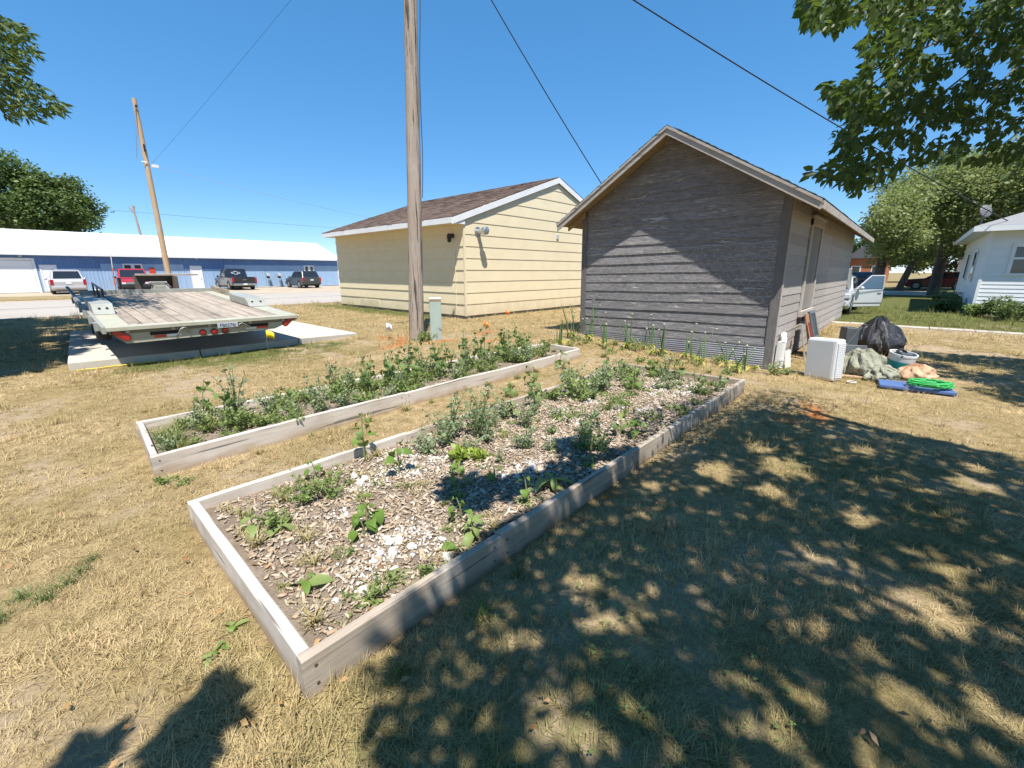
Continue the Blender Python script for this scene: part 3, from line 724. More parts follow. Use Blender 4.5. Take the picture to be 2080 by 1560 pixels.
# ---------------------------------------------------------------- white house on the right
HX, HY, HT = 24.0, -1.80, 3.10
hs = thing('white_house', 'white lap sided house with grey hip roof, partly cut by the right edge', 'house', (HX, HY, 0))
HWHITE = plain('house_white_siding', (0.76, 0.77, 0.78), .5, (0.70, 0.71, 0.72), 2, vary=.06)
MB().box(.05, 11, -12, -.05, 0, HT).build('wall_core', HWHITE, hs); MB().box(.03, 11, -12, -.03, -.2, .28).build('foundation', FOUND, hs)
z = .28
while z < HT - .02:
    zt = min(z + .155, HT); segs = [(-12, -.06)]
    if z + .1 > 1.62 and z < 2.52: segs = [(-.62, -.06), (-12, -1.62)]
    for (p, q) in segs: MB().hexa([(-.016, p, z), (.05, p, z), (.05, q, z), (-.016, q, z), (.0, p, zt), (.05, p, zt), (.05, q, zt), (.0, q, zt)]).build('siding_board', HWHITE, hs)
    MB().hexa([(.06, -.05, z), (11, -.05, z), (11, .016, z), (.06, .016, z), (.06, -.05, zt), (11, -.05, zt), (11, .0, zt), (.06, .0, zt)]).build('siding_board', HWHITE, hs)
    z += .145
MB().box(-.03, .058, -.058, .03, .2, HT).build('corner_board', WHITE, hs)
wn = MB().box(.0, .045, -1.62, -.62, 1.60, 2.54).build('window', WHITE, hs)
for (a, b, c_, d) in ((-1.64, -1.54, 1.55, 2.6), (-.70, -.60, 1.55, 2.6), (-1.539, -.701, 2.46, 2.6), (-1.539, -.701, 2.03, 2.1), (-1.7, -.54, 1.47, 1.549)): MB().box(-.05, -.0, a, b, c_, d).build('window_frame', WHITE, wn)
MB().box(-.012, -.002, -1.538, -.702, 1.55, 2.03).build('pane', GLASS, wn); MB().box(-.018, -.004, -1.538, -.702, 2.1, 2.459).build('pane', GLASS, wn)
for xx in (3.0, 6.4): w2 = MB().box(xx, xx + 1.0, .018, .05, 1.2, 2.5).build('window', WHITE, hs); MB().box(xx + .12, xx + .88, .051, .056, 1.3, 2.4).build('pane', GLASS, w2)
# hip roof
E_ = .5; zr = HT + .05; RZh = 5.6
c0 = [(-E_, E_, zr), (11 + E_, E_, zr), (11 + E_, -12 - E_, zr), (-E_, -12 - E_, zr)]; ra, rb = (5.5, -5.5, RZh), (5.5, -6.5, RZh)
for q in ([c0[3], c0[0], ra, rb], [c0[0], c0[1], ra], [c0[1], c0[2], rb, ra], [c0[2], c0[3], rb]):
    vs = [Vector(p) for p in q]; MB().add([v + Vector((0, 0, .05)) for v in vs] + vs, [tuple(range(len(vs))), tuple(range(2*len(vs)-1, len(vs)-1, -1))] + [(i_, i_ + len(vs), (i_+1) % len(vs) + len(vs), (i_+1) % len(vs)) for i_ in range(len(vs))]).build('roof_plane', SH_GREY, hs)
MB().box(-E_ - .02, -E_, -12.5, E_ + .02, zr - .14, zr + .04).build('fascia', WHITE, hs); MB().box(-E_, 11.5, E_, E_ + .02, zr - .14, zr + .04).build('fascia', WHITE, hs)
MB().box(-E_, 11.4, .02, E_ - .002, zr - .10, zr - .085).build('soffit', WHITE, hs); MB().box(-E_ + .003, .0, -12.4, .018, zr - .10, zr - .085).build('soffit', WHITE, hs)
dish = thing('satellite_dish', 'grey satellite dish on the edge of the white house roof', 'satellite dish', (HX - .1, HY + .35, zr + .1))
DM = plain('dish_grey', (.16, .16, .17), .5)
mb = MB(); vs = []; fs = []
for i_ in range(5):
    for j_ in range(16):
        r_ = .22 * i_ / 4; a = 2 * math.pi * j_ / 16; vs.append((-.18 + .5 * r_**2, r_ * math.cos(a), .45 + r_ * math.sin(a) * 1.05))
for i_ in range(4):
    for j_ in range(16): fs.append((i_*16 + j_, i_*16 + (j_+1) % 16, (i_+1)*16 + (j_+1) % 16, (i_+1)*16 + j_))
mb.add(vs, fs); o = mb.build('reflector', DM, dish, smooth=True); o.rotation_euler = (0, rad(12), rad(40)); sm = o.modifiers.new('thick', 'SOLIDIFY'); sm.thickness = .02
MB().tube([(.1, 0, 0), (.05, 0, .25), (-.1, 0, .44)], .025, 6).build('mast', DM, dish); MB().tube([(-.15, 0, .3), (-.5, -.1, .5)], .015, 6).build('feed_arm', DM, dish)

# ---------------------------------------------------------------- poles and wires
m = N('old_pole_wood'); co = m.coord((1, 1, .05)); f = m.noise(60, co, 6, .7, .5); f2 = m.noise(22, m.coord((1, 1, .03)), 4, .6, .3)
c = m.mix(m.ramp(f, [(.3, 0.), (.7, 1.)]), (.47, .385, .315), (.29, .235, .19)); c = m.mix(m.ramp(m.noise(1.2, m.coord(), 3), [(.45, 0.), (.6, .5)]), c, (.42, .37, .33))
c = m.mix(1., c, m.ramp(f2, [(.34, .22), (.40, 1.)]), 'MULTIPLY')
m.pset(Base_Color=c, Roughness=.9, Specular_IOR_Level=.2); m.bump(m.math('ADD', f, m.ramp(f2, [(.33, 0.), (.42, 1.)])), .9, .02); POLEM = m.mat
NEWP = wood('tan_pole_wood', (.58, .41, .26), (.46, .32, .20), axis=2, grain=24, third=(.54, .44, .34))
CABLE = plain('black_cable', (.02, .022, .03), .6)
pole = thing('utility_pole', 'thick cracked grey brown utility pole standing behind the far garden bed', 'utility pole', (6.11, 8.7, 0))
mb = MB(); vs = []; fs = []; NS, NZ = 22, 40; rr = random.Random(2)
for k in range(NZ + 1):
    z = -.3 + 10.3 * k / NZ; r_ = .178 - .0062 * z
    for j in range(NS):
        a = 2 * math.pi * j / NS; q = r_ * (1 + .025 * math.sin(3 * a + z * .7) + .018 * rr.uniform(-1, 1))
        da = (a - 4.25 - .10 * math.sin(z * 1.1)) % (2 * math.pi); da = min(da, 2 * math.pi - da)
        if da < .17 and z < 4.2: q -= .028
        lean = .036 * z
        vs.append((lean * .674 + q * math.cos(a), -lean * .739 + q * math.sin(a), z))
for k in range(NZ):
    for j in range(NS): fs.append((k*NS + j, k*NS + (j+1) % NS, (k+1)*NS + (j+1) % NS, (k+1)*NS + j))
mb.add(vs, fs); mb.add(vs[-NS:], [tuple(range(NS))]); mb.build('shaft', POLEM, pole, smooth='all')
mb = MB(); mb.tube([(.10 + .036*z*.674 + .02*math.sin(z*2), -.17 - .036*z*.739, z) for z in np.arange(3.2, 9.5, .4)], .008, 6); mb.build('ground_wire', CABLE, pole)
MB().box(-1.1, 1.35, -.38, -.28, 9.2, 9.32).build('crossarm', POLEM, pole)
lp = thing('street_pole', 'tall smooth tan utility pole at the far side of the trailer', 'utility pole', (3.81, 22.0, 0))
MB().tube([(0, 0, -.2), (0, 0, 2), (0, 0, 5), (0, 0, 7.67)], [.105, .098, .085, .07], 14).build('shaft', NEWP, lp, smooth=True)
MB().tube([(-.02, -.1, 7.45), (-.28, -.1, 5.6)], .012, 6).build('guy_wire', ALU, lp); MB().box(.12, .34, -.05, .05, 5.42, 5.52).build('bracket', WHITE, lp); MB().tube([(.0, -.13, 5.9), (.0, -.14, 6.15)], .03, 6).build('insulator', BLK, lp); MB().tube([(-.16, -.1, 5.55), (.0, -.12, 5.55)], .012, 6).build('bolt', ALU, lp)
MB().tube([(0, -.16, 7.4), (0, -.118, 7.4)], .04, 10).build('pole_tag', DARK, lp)
sp = thing('distant_pole', 'thin dark leaning pole with bent top rising behind the white roof', 'utility pole', (10.75, 72, 0))
MB().tube([(0, 0, 0), (-.2, 0, 5), (-.5, 0, 9.4)], [.14, .13, .10], 8).build('shaft', POLEM, sp); MB().tube([(-.45, 0, 8.4), (-.8, 0, 9.1), (-.85, 0, 9.25)], [.07, .06, .04], 6).build('brace', POLEM, sp); MB().tube([(-.45, 0, 8.4), (-.3, 0, 9.4)], .05, 6).build('stub', POLEM, sp)
def cable(name, a, b, sag, r, mat, label, n=24, part=None):
    a, b = Vector(a), Vector(b); P = [a.lerp(b, t / n) - Vector((0, 0, sag * 4 * (t/n) * (1 - t/n))) for t in range(n + 1)]
    return MB().tube(P, r, 5, False).build(name, mat, part, **({} if part else dict(label=label, cat='cable')))
cable('service_cable', (6.35, 8.44, 9.25), (10.4, 5.8, 3.05), .12, .012, CABLE, 'dark service cable running from the utility pole down to the grey shed')
cable('twisted_cable', (6.35, 8.44, 9.25), (23.9, -2.1, 3.35), .22, .016, CABLE, 'thick twisted cable sloping across the sky toward the white house')
cable('span_wire', (6.35, 8.44, 9.25), (3.9, 22.0, 5.47), .10, .003, CABLE, 'faint thin wire from the cracked pole to the tan pole')
cable('pale_wire', (4.1, 22.0, 5.47), (19.2, 21.2, 3.9), .25, .006, ALU, 'pale thin wire leading right from the tan pole over the garage')
cable('far_power_line', (-20, 75, 9.6), (60, 75, 9.2), .5, .015, CABLE, 'distant power line low in the sky behind the blue building')
# ================================================================ RAISED BEDS
BOARD = wood('weathered_bed_board', (0.64, 0.575, 0.51), (0.52, 0.46, 0.40), axis=0, grain=34, vary=.12, bump=.5, third=(0.44, 0.375, 0.305), splash=(.36, .25, .15))
NAIL = plain('rusty_screw', (.10, .07, .05), .6)
BARE = wood('bare_weathered_board', (0.43, 0.36, 0.285), (0.29, 0.235, 0.18), axis=0, grain=30, vary=.15, bump=.6, third=(0.48, 0.43, 0.375), splash=(.22, .16, .10))
def board(parent, a, b, z0=-.08, z1=.185, t=.045, warp=.0, seed=0, mat=None):
    a = Vector((*a, 0)); b = Vector((*b, 0)); d = b - a; L = d.length; rr = random.Random(seed)
    mb = MB(); n = max(2, int(L / .22)); vs = []
    for i in range(n + 1):
        x = L * i / n; dz = .006 * math.sin(x * 1.7 + seed) + rr.uniform(-.0025, .0025); dy = warp * math.sin(math.pi * i / n) + rr.uniform(-.0015, .0015)
        c = .006
        ring = [(0, z0), (t, z0), (t, z1 - c), (t - c, z1), (c, z1), (0, z1 - c)]
        for (p, q) in ring: vs.append((x, p + dy, q + (dz if q > 0 else 0)))
    fs = []
    for i in range(n):
        for j in range(6): fs.append((i*6 + j, (i+1)*6 + j, (i+1)*6 + (j+1) % 6, i*6 + (j+1) % 6))
    fs.append((0, 1, 2, 3, 4, 5)); fs.append(tuple(n*6 + j for j in (5, 4, 3, 2, 1, 0)))
    mb.add(vs, [f[::-1] for f in fs])
    o = mb.build('board', mat or BOARD, parent); o.location = a; o.rotation_euler = (0, 0, math.atan2(d.y, d.x))
    for x in (.05, L - .05):
        for q in (.05, .135): MB().tube([(x, -.002, q), (x, .003, q)], .007, 7).build('screw', NAIL, o)
    return o
m = N('bed_soil'); co = m.coord(world=True); f = m.noise(9, co, 6, .65); g = m.noise(70, co, 4)
c = m.mix(m.ramp(f, [(.3, 0.), (.7, 1.)]), (.20, .155, .115), (.30, .245, .19)); c = m.mix(m.ramp(g, [(.45, 0.), (.7, .5)]), c, (.12, .09, .065))
m.pset(Base_Color=c, Roughness=.95, Specular_IOR_Level=.15); m.bump(m.math('ADD', f, g), .8, .02); SOIL = m.mat
def soilz(x, y): return .105 + .022 * fbm(x, y, 1.4, 4) + .012 * fbm(x, y, 5, 8)
def soil(parent, x0, x1, yf0, yf1, n=90, k=22):
    mb = MB()
    for i in range(n + 1):
        for j in range(k + 1):
            x = x0 + (x1 - x0) * i / n; y = yf0(x) + (yf1(x) - yf0(x)) * j / k; mb.v.append((x, y, soilz(x, y)))
    for i in range(n):
        for j in range(k): mb.f.append((i*(k+1) + j, (i+1)*(k+1) + j, (i+1)*(k+1) + j + 1, i*(k+1) + j + 1)); mb.m.append(0)
    return mb.build('soil', SOIL, parent, smooth='all')
bed1 = thing('raised_garden_bed', 'near raised bed of weathered boards filled with wood chips and white lumps', 'garden bed', (.42, 1.45, 0)); bed1.location = (0, 0, 0)
t_ = .045
for i, (a, b) in enumerate((((.42, 1.45), (1.50, 1.452)), ((1.504, 1.452), (3.10, 1.455)), ((3.104, 1.455), (6.30, 1.46)))): board(bed1, a, b, z1=.183 + .004 * (i == 1), seed=i + 1, mat=BARE)
for i, (a, b) in enumerate((((.42, 3.165), (2.05, 3.16)), ((2.054, 3.16), (4.30, 3.157)), ((4.304, 3.157), (6.22, 3.155)))): board(bed1, a, b, seed=i + 11, z1=.18, mat=BARE if i else None)
board(bed1, (.475, 1.502), (.475, 3.162), seed=21, z1=.178, t=.05); board(bed1, (6.29, 1.51), (6.215, 3.155), seed=22, mat=BARE)
soil(bed1, .45, 6.26, lambda x: 1.47, lambda x: 3.18)
bed2 = thing('raised_garden_bed', 'far raised bed with a white board front, overgrown with green weeds', 'garden bed', (0, 0, 0))
for i, (a, b) in enumerate((((.39, 4.22), (2.82, 4.325)), ((2.824, 4.326), (6.86, 4.50)))): board(bed2, a, b, seed=31 + i, z1=.185 - .012 * i)
for i, (a, b) in enumerate((((.45, 5.36), (3.0, 5.37)), ((3.004, 5.37), (6.93, 5.40)))): board(bed2, a, b, seed=41 + i, z1=.18)
board(bed2, (.442, 4.272), (.50, 5.357), seed=51, z1=.178); board(bed2, (6.86, 4.55), (6.93, 5.40), seed=52, z1=.18)
soil(bed2, .42, 6.9, lambda x: 4.235 + .0426 * (x - .39), lambda x: 5.38)

# wood chips and white crumbs (loose, uncountable)
m = N('wood_chip'); isl = m.island()
c = m.ramp(isl, [(0., (.45, .35, .25)), (.3, (.32, .24, .165)), (.55, (.53, .45, .35)), (.8, (.23, .16, .11)), (1., (.62, .55, .46))]); m.pset(Base_Color=c, Roughness=.9, Specular_IOR_Level=.15); CHIP = m.mat
def chips(name, n, x0, x1, fy0, fy1, mat, lmin, lmax, wfrac, thick, label, seed, dens=None):
    r = np.random.default_rng(seed); V = []; F = []
    cube = np.array([(-1,-1,-1),(1,-1,-1),(1,1,-1),(-1,1,-1),(-.8,-.8,1),(.8,-.8,1),(.8,.8,1),(-.8,.8,1)]) / 2
    quad = np.array([(3,2,1,0),(4,5,6,7),(0,1,5,4),(1,2,6,5),(2,3,7,6),(3,0,4,7)]); k = 0
    while k < n:
        x = r.uniform(x0, x1); y = r.uniform(fy0(x), fy1(x))
        if dens and r.uniform() > dens(x, y): n -= 0; continue
        L = lmin + (lmax - lmin) * r.uniform(0, 1) ** 1.8; q = cube * np.array([L, L * r.uniform(*wfrac), thick * r.uniform(.5, 1.6)])
        M_ = (Matrix.Rotation(r.uniform(0, 6.28), 3, 'Z') @ Matrix.Rotation(r.normal(0, .28), 3, 'Y') @ Matrix.Rotation(r.normal(0, .3), 3, 'X'))
        q = q @ np.array(M_).T + np.array([x, y, soilz(x, y) + r.uniform(.0, .016)]); V.append(q); F.append(quad + 8 * k); k += 1
    o = link(name, npmesh(name, np.concatenate(V), np.concatenate(F), mat)); return tag(o, label, 'mulch', kind='stuff')
nf0, nf1 = (lambda x: 1.51), (lambda x: 3.145)
chips('wood_chips', 24000, .53, 6.2, nf0, nf1, CHIP, .008, .060, (.12, .45), .006, 'loose tan and brown wood chips covering the near bed', 1, lambda x, y:   .8 + .2 * sst(.9, 1.5, x) + .2 * fbm(x, y, 2, 3))
chips('wood_chips', 2200, .53, 6.8, lambda x: 4.3 + .0426 * (x - .39), lambda x: 5.33, CHIP, .012, .05, (.15, .5), .006, 'loose wood chips under the weeds of the far bed', 2)
CHALK = plain('white_chalky_lump', (.74, .72, .68), .9, (.55, .52, .47), 30, bump=.5, bscale=50)
CL = [(1.81, 2.85, .16), (1.5, 2.68, .13), (1.38, 2.7, .1), (1.7, 2.72, .14), (1.7, 2.55, .08), (1.06, 2.45, .06), (1.27, 1.95, .1), (1.08, 1.91, .09), (1.21, 1.83, .1), (1.15, 1.97, .09), (1.3, 1.72, .07), (2.44, 1.96, .1), (2.3, 1.99, .09), (2.15, 2.01, .06), (4.1, 3.0, .12), (4.4, 2.95, .1), (4.16, 2.23, .1), (4.21, 2.55, .1), (3.49, 2.24, .1), (.9, 1.86, .09), (.81, 1.74, .07), (5.4, 1.98, .13), (5.6, 1.9, .12), (5.23, 1.93, .1), (5.29, 2.22, .12), (4.38, 1.98, .1), (3.06, 2.12, .12), (2.91, 2.12, .1), (5.5, 2.4, .14), (5.0, 2.15, .12), (3.7, 2.6, .1), (2.0, 2.6, .1)]
r = np.random.default_rng(9)
chunk_meshes = []
for i in range(5):
    mb = MB(); mb.ell((0, 0, 0), (1, .8, .55), 9, 6, jit=.22, seed=i); chunk_meshes.append(mb.mesh('white_lump', CHALK))
k = 0
for i in range(72):
    cx_, cy_, cr_ = CL[i % len(CL)]; x = cx_ + r.normal(0, cr_ * .7); y = min(3.1, max(1.55, cy_ + r.normal(0, cr_ * .6))); s_ = r.uniform(.014, .034)
    o = link('white_lump', chunk_meshes[i % 5], None, (x, y, soilz(x, y) + s_ * .45), (r.normal(0, .3), r.normal(0, .3), r.uniform(0, 6.28)), s_)
    tag(o, 'chalky white lump lying on the wood chips of the near bed', 'lump', 'white lumps scattered over the near bed')
def wdens(x, y): return min(1, sum(math.exp(-((x-a)**2 + (y-b)**2) / (c*.95)**2) for a, b, c in CL) + .015)
chips('white_crumbs', 3200, .53, 6.2, nf0, nf1, CHALK, .005, .022, (.4, .95), .009, 'small white crumbs strewn among the wood chips', 3, wdens)
DRYL = leafmat('dry_leaf_litter', (.36, .17, .06), (.45, .30, .14), (.25, .12, .05), trans=.15)

# ================================================================ PLANTS
SUNL = leafmat('sunflower_leaf', (.16, .235, .075), (.25, .335, .10), (.14, .20, .08), trans=.4)
SUNP = leafmat('bright_seedling_leaf', (.16, .27, .05), (.20, .32, .06), (.13, .22, .04), trans=.4)
LAMB = leafmat('greygreen_weed_leaf', (.26, .33, .18), (.37, .43, .26), (.21, .285, .12), trans=.35)
WEED = leafmat('green_weed_leaf', (.22, .31, .085), (.34, .41, .14), (.18, .26, .07), trans=.4)
LIME = leafmat('yellowgreen_leaf', (.30, .42, .06), (.38, .46, .08), (.25, .38, .05), trans=.4)
STEM = plain('plant_stem', (.16, .20, .07), .6, (.22, .21, .10), 20)
YELL = leafmat('yellowed_leaf', (.58, .46, .13), (.48, .42, .10), (.40, .36, .12), trans=.3)
ALG = leafmat('onion_stalk', (.10, .17, .075), (.14, .22, .09), (.09, .15, .06), trans=.1)
UMB = plain('seed_head', (.50, .48, .38), .9, (.36, .36, .24), 40)

def leaf_mesh(name, mat, droop, heart=True, seed=0, ruffle=.08):
    """a broad pointed leaf, length 1 along +x, drooping"""
    rr = random.Random(seed); prof = [(0, .05), (.08, .30), (.22, .44), (.40, .42), (.60, .30), (.80, .14), (1., .0)] if heart else [(0, .04), (.15, .14), (.35, .21), (.55, .22), (.75, .16), (.9, .08), (1., .0)]
    if heart: prof = [(0, .012), (.30, .014)] + [(.34 + t * .75, wd * .78) for t, wd in prof]
    mb = MB(); x = z = 0.; ang = .55 if heart else .35; last = 0
    rows = []
    for (t, wd) in prof:
        st = t - last; last = t; x += st * math.cos(ang); z += st * math.sin(ang); ang -= droop * st
        rz_ = rr.uniform(-ruffle, ruffle)
        rows.append(((x, -wd, z + wd * .35 + rz_ * wd), (x, 0, z), (x, wd, z + wd * .35 - rz_ * wd)))
    vs = [p for row in rows for p in row]
    fs = []
    for i in range(len(rows) - 1):
        o = i * 3; fs += [(o, o+1, o+4, o+3), (o+1, o+2, o+5, o+4)]
    mb.add(vs, fs); return mb.mesh(name, mat, smooth='all')
SUN_LEAVES = [leaf_mesh('leaf', SUNL, d, True, i) for i, d in enumerate((2.2, 2.8, 3.3, 1.6, 3.8))]
BR_LEAVES = [leaf_mesh('leaf', SUNP, d, True, i + 9) for i, d in enumerate((1.2, 1.8, 2.4))]
LONG_LEAVES = [leaf_mesh('leaf', mt, d, False, i + 20) for i, (mt, d) in enumerate(((WEED, .8), (WEED, 1.4), (SUNP, 1.0), (LIME, 1.2), (LIME, .7)))]
STEMS = {}
def stem_mesh(h, r0, lean, seed):
    key = (round(h, 2), seed % 4)
    if key not in STEMS:
        rr = random.Random(seed); a = rr.uniform(0, 6.28)
        STEMS[key] = MB().tube([(lean * (k/5)**2 * math.cos(a), lean * (k/5)**2 * math.sin(a), h * k / 5) for k in range(6)], [r0 * (1 - .1 * k) for k in range(6)], 6, True).mesh('stem', STEM, True); STEMS[key]['a'] = a
    return STEMS[key]
def seedling(name, label, cat, x, y, z, h, n, ls, leaves, seed, group=None, wilt=.4, lean=.03):
    rr = random.Random(seed); root = thing(name, label, cat, (x, y, z), group=group)
    me = stem_mesh(h, .0055 + .004 * h, lean, seed); link('stem', me, root); a0 = rr.uniform(0, 6.28); la = me['a']
    for i in range(n):
        t = .28 + .72 * (i + .5) / n; az = a0 + i * 2.4 + rr.uniform(-.3, .3); s_ = ls * (1.15 - .65 * max(0, t - .5) / .5) * rr.uniform(.75, 1.2)
        lx = lean * t * t
        link('leaf', leaves[rr.randrange(len(leaves))], root, (lx * math.cos(la), lx * math.sin(la), h * t), (rr.uniform(-.3, .3), wilt * rr.uniform(.2, 1.6) - .2, az), s_)
    return root
def bush_data(seed, h, r, nl, ls, mat, up=.4):
    r_ = np.random.default_rng(seed); mb = MB(); C = []; Dd = []
    nb = 13
    for b in range(nb):
        a = r_.uniform(0, 6.28); rr_ = r * r_.uniform(.25, 1.0); top = np.array([rr_ * np.cos(a), rr_ * np.sin(a), h * r_.uniform(.25, 1.0)]); mid = top * np.array([.45, .45, .6])
        P_ = [np.zeros(3), mid, top]; mb.tube(P_, [.004, .003, .0015], 4, False)
        for k in range(nl // nb):
            t = r_.uniform(.2, 1.0); p = mid * (t * 2) if t < .5 else mid + (top - mid) * (t * 2 - 1)
            d = np.array([r_.normal(), r_.normal(), r_.normal() * .6 + up]); d /= np.linalg.norm(d); C.append(p + d * .008); Dd.append(d)
    C = np.array(C); Dd = np.array(Dd); n = len(C); L = ls * r_.uniform(.5, 1.25, (n, 1)); sd = np.cross(Dd, r_.normal(size=(n, 3))); sd /= np.linalg.norm(sd, axis=1)[:, None]
    nr = np.cross(Dd, sd)
    V = np.stack([C, C + Dd*L*.45 + sd*L*.33 + nr*L*.08, C + Dd*L, C + Dd*L*.45 - sd*L*.33 + nr*L*.08], 1).reshape(-1, 3); F = np.arange(4 * n).reshape(n, 4)
    return mb.mesh('stem', STEM), npmesh('foliage', V, F, mat)
BUSH = {'lamb': [bush_data(60 + i, .20 + .05 * i, .19 - .015 * i, 260, .031, LAMB) for i in range(5)], 'weed': [bush_data(70 + i, .10 + .035 * i, .19, 240, .030, WEED, .3) for i in range(5)],
        'low': [bush_data(80 + i, .07, .11, 130, .028, WEED, .1) for i in range(3)], 'lime': [bush_data(90, .11, .10, 110, .06, LIME, .5)]}
MASS = {k: [] for k in ('green weeds carpeting the far bed', 'grass tufts in the near bed', 'grass tufts in the far bed', 'unmown grass along the boards', 'grass along the shed foot')}
def bush(kind, i, x, y, z, s, label, name='weed_bush', cat='weed', group=None):
    st, fo = BUSH[kind][i % len(BUSH[kind])]
    if group in MASS:
        M_ = TR(x, y, z) @ RZ(random.Random(i * 7).uniform(0, 6.28)) @ Matrix.Scale(s, 4); MASS[group] += [(st, M_), (fo, M_)]; return
    root = thing(name, label, cat, (x, y, z), random.Random(i * 7).uniform(0, 6.28), group); root.scale = (s, s, s)
    link('stem', st, root); link('foliage', fo, root); return root
# grass clumps inside the beds
def clump_mesh(seed, n, h, mat, spread=.05, wd=.004):
    r_ = np.random.default_rng(seed); V = []; F = []
    for b in range(n):
        a = r_.uniform(0, 6.28); p = np.array([r_.normal(0, spread * .4), r_.normal(0, spread * .4), 0]); d = np.array([np.cos(a) * .5, np.sin(a) * .5, 1.]); d /= np.linalg.norm(d); sd = np.array([-np.sin(a), np.cos(a), 0]); L = h * r_.uniform(.5, 1.2); bend = r_.uniform(.2, .9); o = len(V)
        for k in range(5):
            w_ = wd * (1 - k / 4.6); V += [p - sd * w_, p + sd * w_]; p = p + d * L / 4; d = d + np.array([np.cos(a), np.sin(a), -.6]) * bend * .5; d /= np.linalg.norm(d); p[2] = max(p[2], .005)
        for k in range(4): F.append((o + 2*k, o + 2*k + 1, o + 2*k + 3, o + 2*k + 2))
    return npmesh('blades', np.array(V), np.array(F), mat)
GB = leafmat('bed_grass_blade', (.26, .28, .09), (.36, .33, .12), (.20, .24, .07), trans=.3); GD = leafmat('dry_bed_grass', (.52, .42, .22), (.42, .35, .16), (.36, .33, .13), trans=.3); GG = leafmat('green_grass_blade', (.11, .17, .045), (.16, .21, .06), (.09, .14, .04), trans=.3)
CLUMP = [clump_mesh(1, 60, .20, GB), clump_mesh(2, 50, .15, GD), clump_mesh(3, 45, .16, GG), clump_mesh(4, 30, .11, GD, .07), clump_mesh(5, 34, .13, GB, .07), clump_mesh(6, 40, .20, GG, .09)]
def clump(i, x, y, z, s, label, group): 
    if group in MASS: MASS[group].append((CLUMP[i], TR(x, y, z) @ RZ(x * 7.7) @ Matrix.Scale(s, 4))); return
    o = link('grass_clump', CLUMP[i], None, (x, y, z), (0, 0, x * 7.7), s); return tag(o, label, 'grass clump', group)

sd = 0
# -- near bed, one by one (position, height, leaves, label)
for (x, y, h, n, ls, lv, lab) in (
    (1.60, 3.11, .40, 9, .085, BR_LEAVES + SUN_LEAVES[:2], 'tall drooping sunflower seedling at the left rail of the near bed, standing alone'),
    (4.80, 2.36, .36, 8, .12, SUN_LEAVES, 'dark leaved sunflower seedling in the middle back of the near bed'),
    (5.20, 2.95, .38, 9, .10, SUN_LEAVES, 'broad leaved sunflower seedling by the back left corner of the near bed'),
    (6.02, 2.25, .30, 6, .12, SUN_LEAVES, 'sunflower seedling with wide dark leaves at the back board of the near bed'),
    (5.85, 2.62, .28, 6, .12, SUN_LEAVES, 'wide leaved sunflower seedling second from the back right in the near bed'),
    (5.55, 2.95, .30, 7, .10, SUN_LEAVES, 'sunflower seedling closest to the back left end of the near bed'),
    (3.60, 2.95, .34, 8, .09, SUN_LEAVES, 'leaning sunflower seedling at the left rail halfway along the near bed'),
    (3.75, 3.05, .30, 7, .09, SUN_LEAVES, 'small sunflower seedling against the left rail behind the grey green weeds'),
    (3.45, 1.78, .42, 8, .12, LONG_LEAVES[:2] + SUN_LEAVES[:1], 'tall dark leafy stalk beside the right rail of the near bed'),
    (3.62, 1.72, .20, 7, .16, LONG_LEAVES[:3], 'broad green leafed plant with a yellowing leaf by the right rail'),
    (1.14, 2.22, .20, 5, .085, BR_LEAVES, 'bright green upright seedling among white lumps in the near bed'),
    (1.06, 2.14, .13, 4, .075, BR_LEAVES, 'small bright seedling just in front of the upright one'),
    (.62, 2.62, .10, 4, .12, LONG_LEAVES[:2] + BR_LEAVES, 'low broad leaves in the near left corner of the near bed'),
    (.72, 2.50, .07, 4, .13, LONG_LEAVES[:2], 'flattened green leaves right of the low corner plant'),
    (.62, 1.95, .06, 4, .12, LONG_LEAVES[:3], 'flat green leaves at the near end of the near bed'),
    (1.52, 1.80, .17, 6, .075, BR_LEAVES, 'seedling standing in the round dark shadow on the wood chips'),
    (1.46, 1.63, .16, 9, .10, LONG_LEAVES[:2], 'narrow leaved green plant near the right rail below the round shadow'),
    (2.06, 2.05, .13, 4, .07, BR_LEAVES, 'pale seedling in the chips right of the round shadow'),
    (2.24, 1.66, .10, 6, .17, LONG_LEAVES[:2], 'dark broad leaf rosette against the right rail of the near bed'),
    (1.30, 1.62, .03, 2, .15, LONG_LEAVES[2:3], 'single long pale green leaf lying on the chips by the right rail'),
    (5.95, 1.62, .26, 8, .07, SUN_LEAVES, 'leafy seedling in the back right corner of the near bed')):
    sd += 1; seedling('sunflower_seedling' if lv[0] in SUN_LEAVES + BR_LEAVES else 'leafy_weed', lab, 'plant', x, y, soilz(x, y) - .005, h, n, ls * (1.3 if lv[0] in SUN_LEAVES + BR_LEAVES else 1), lv, sd, 'single plants in the near bed', .5)
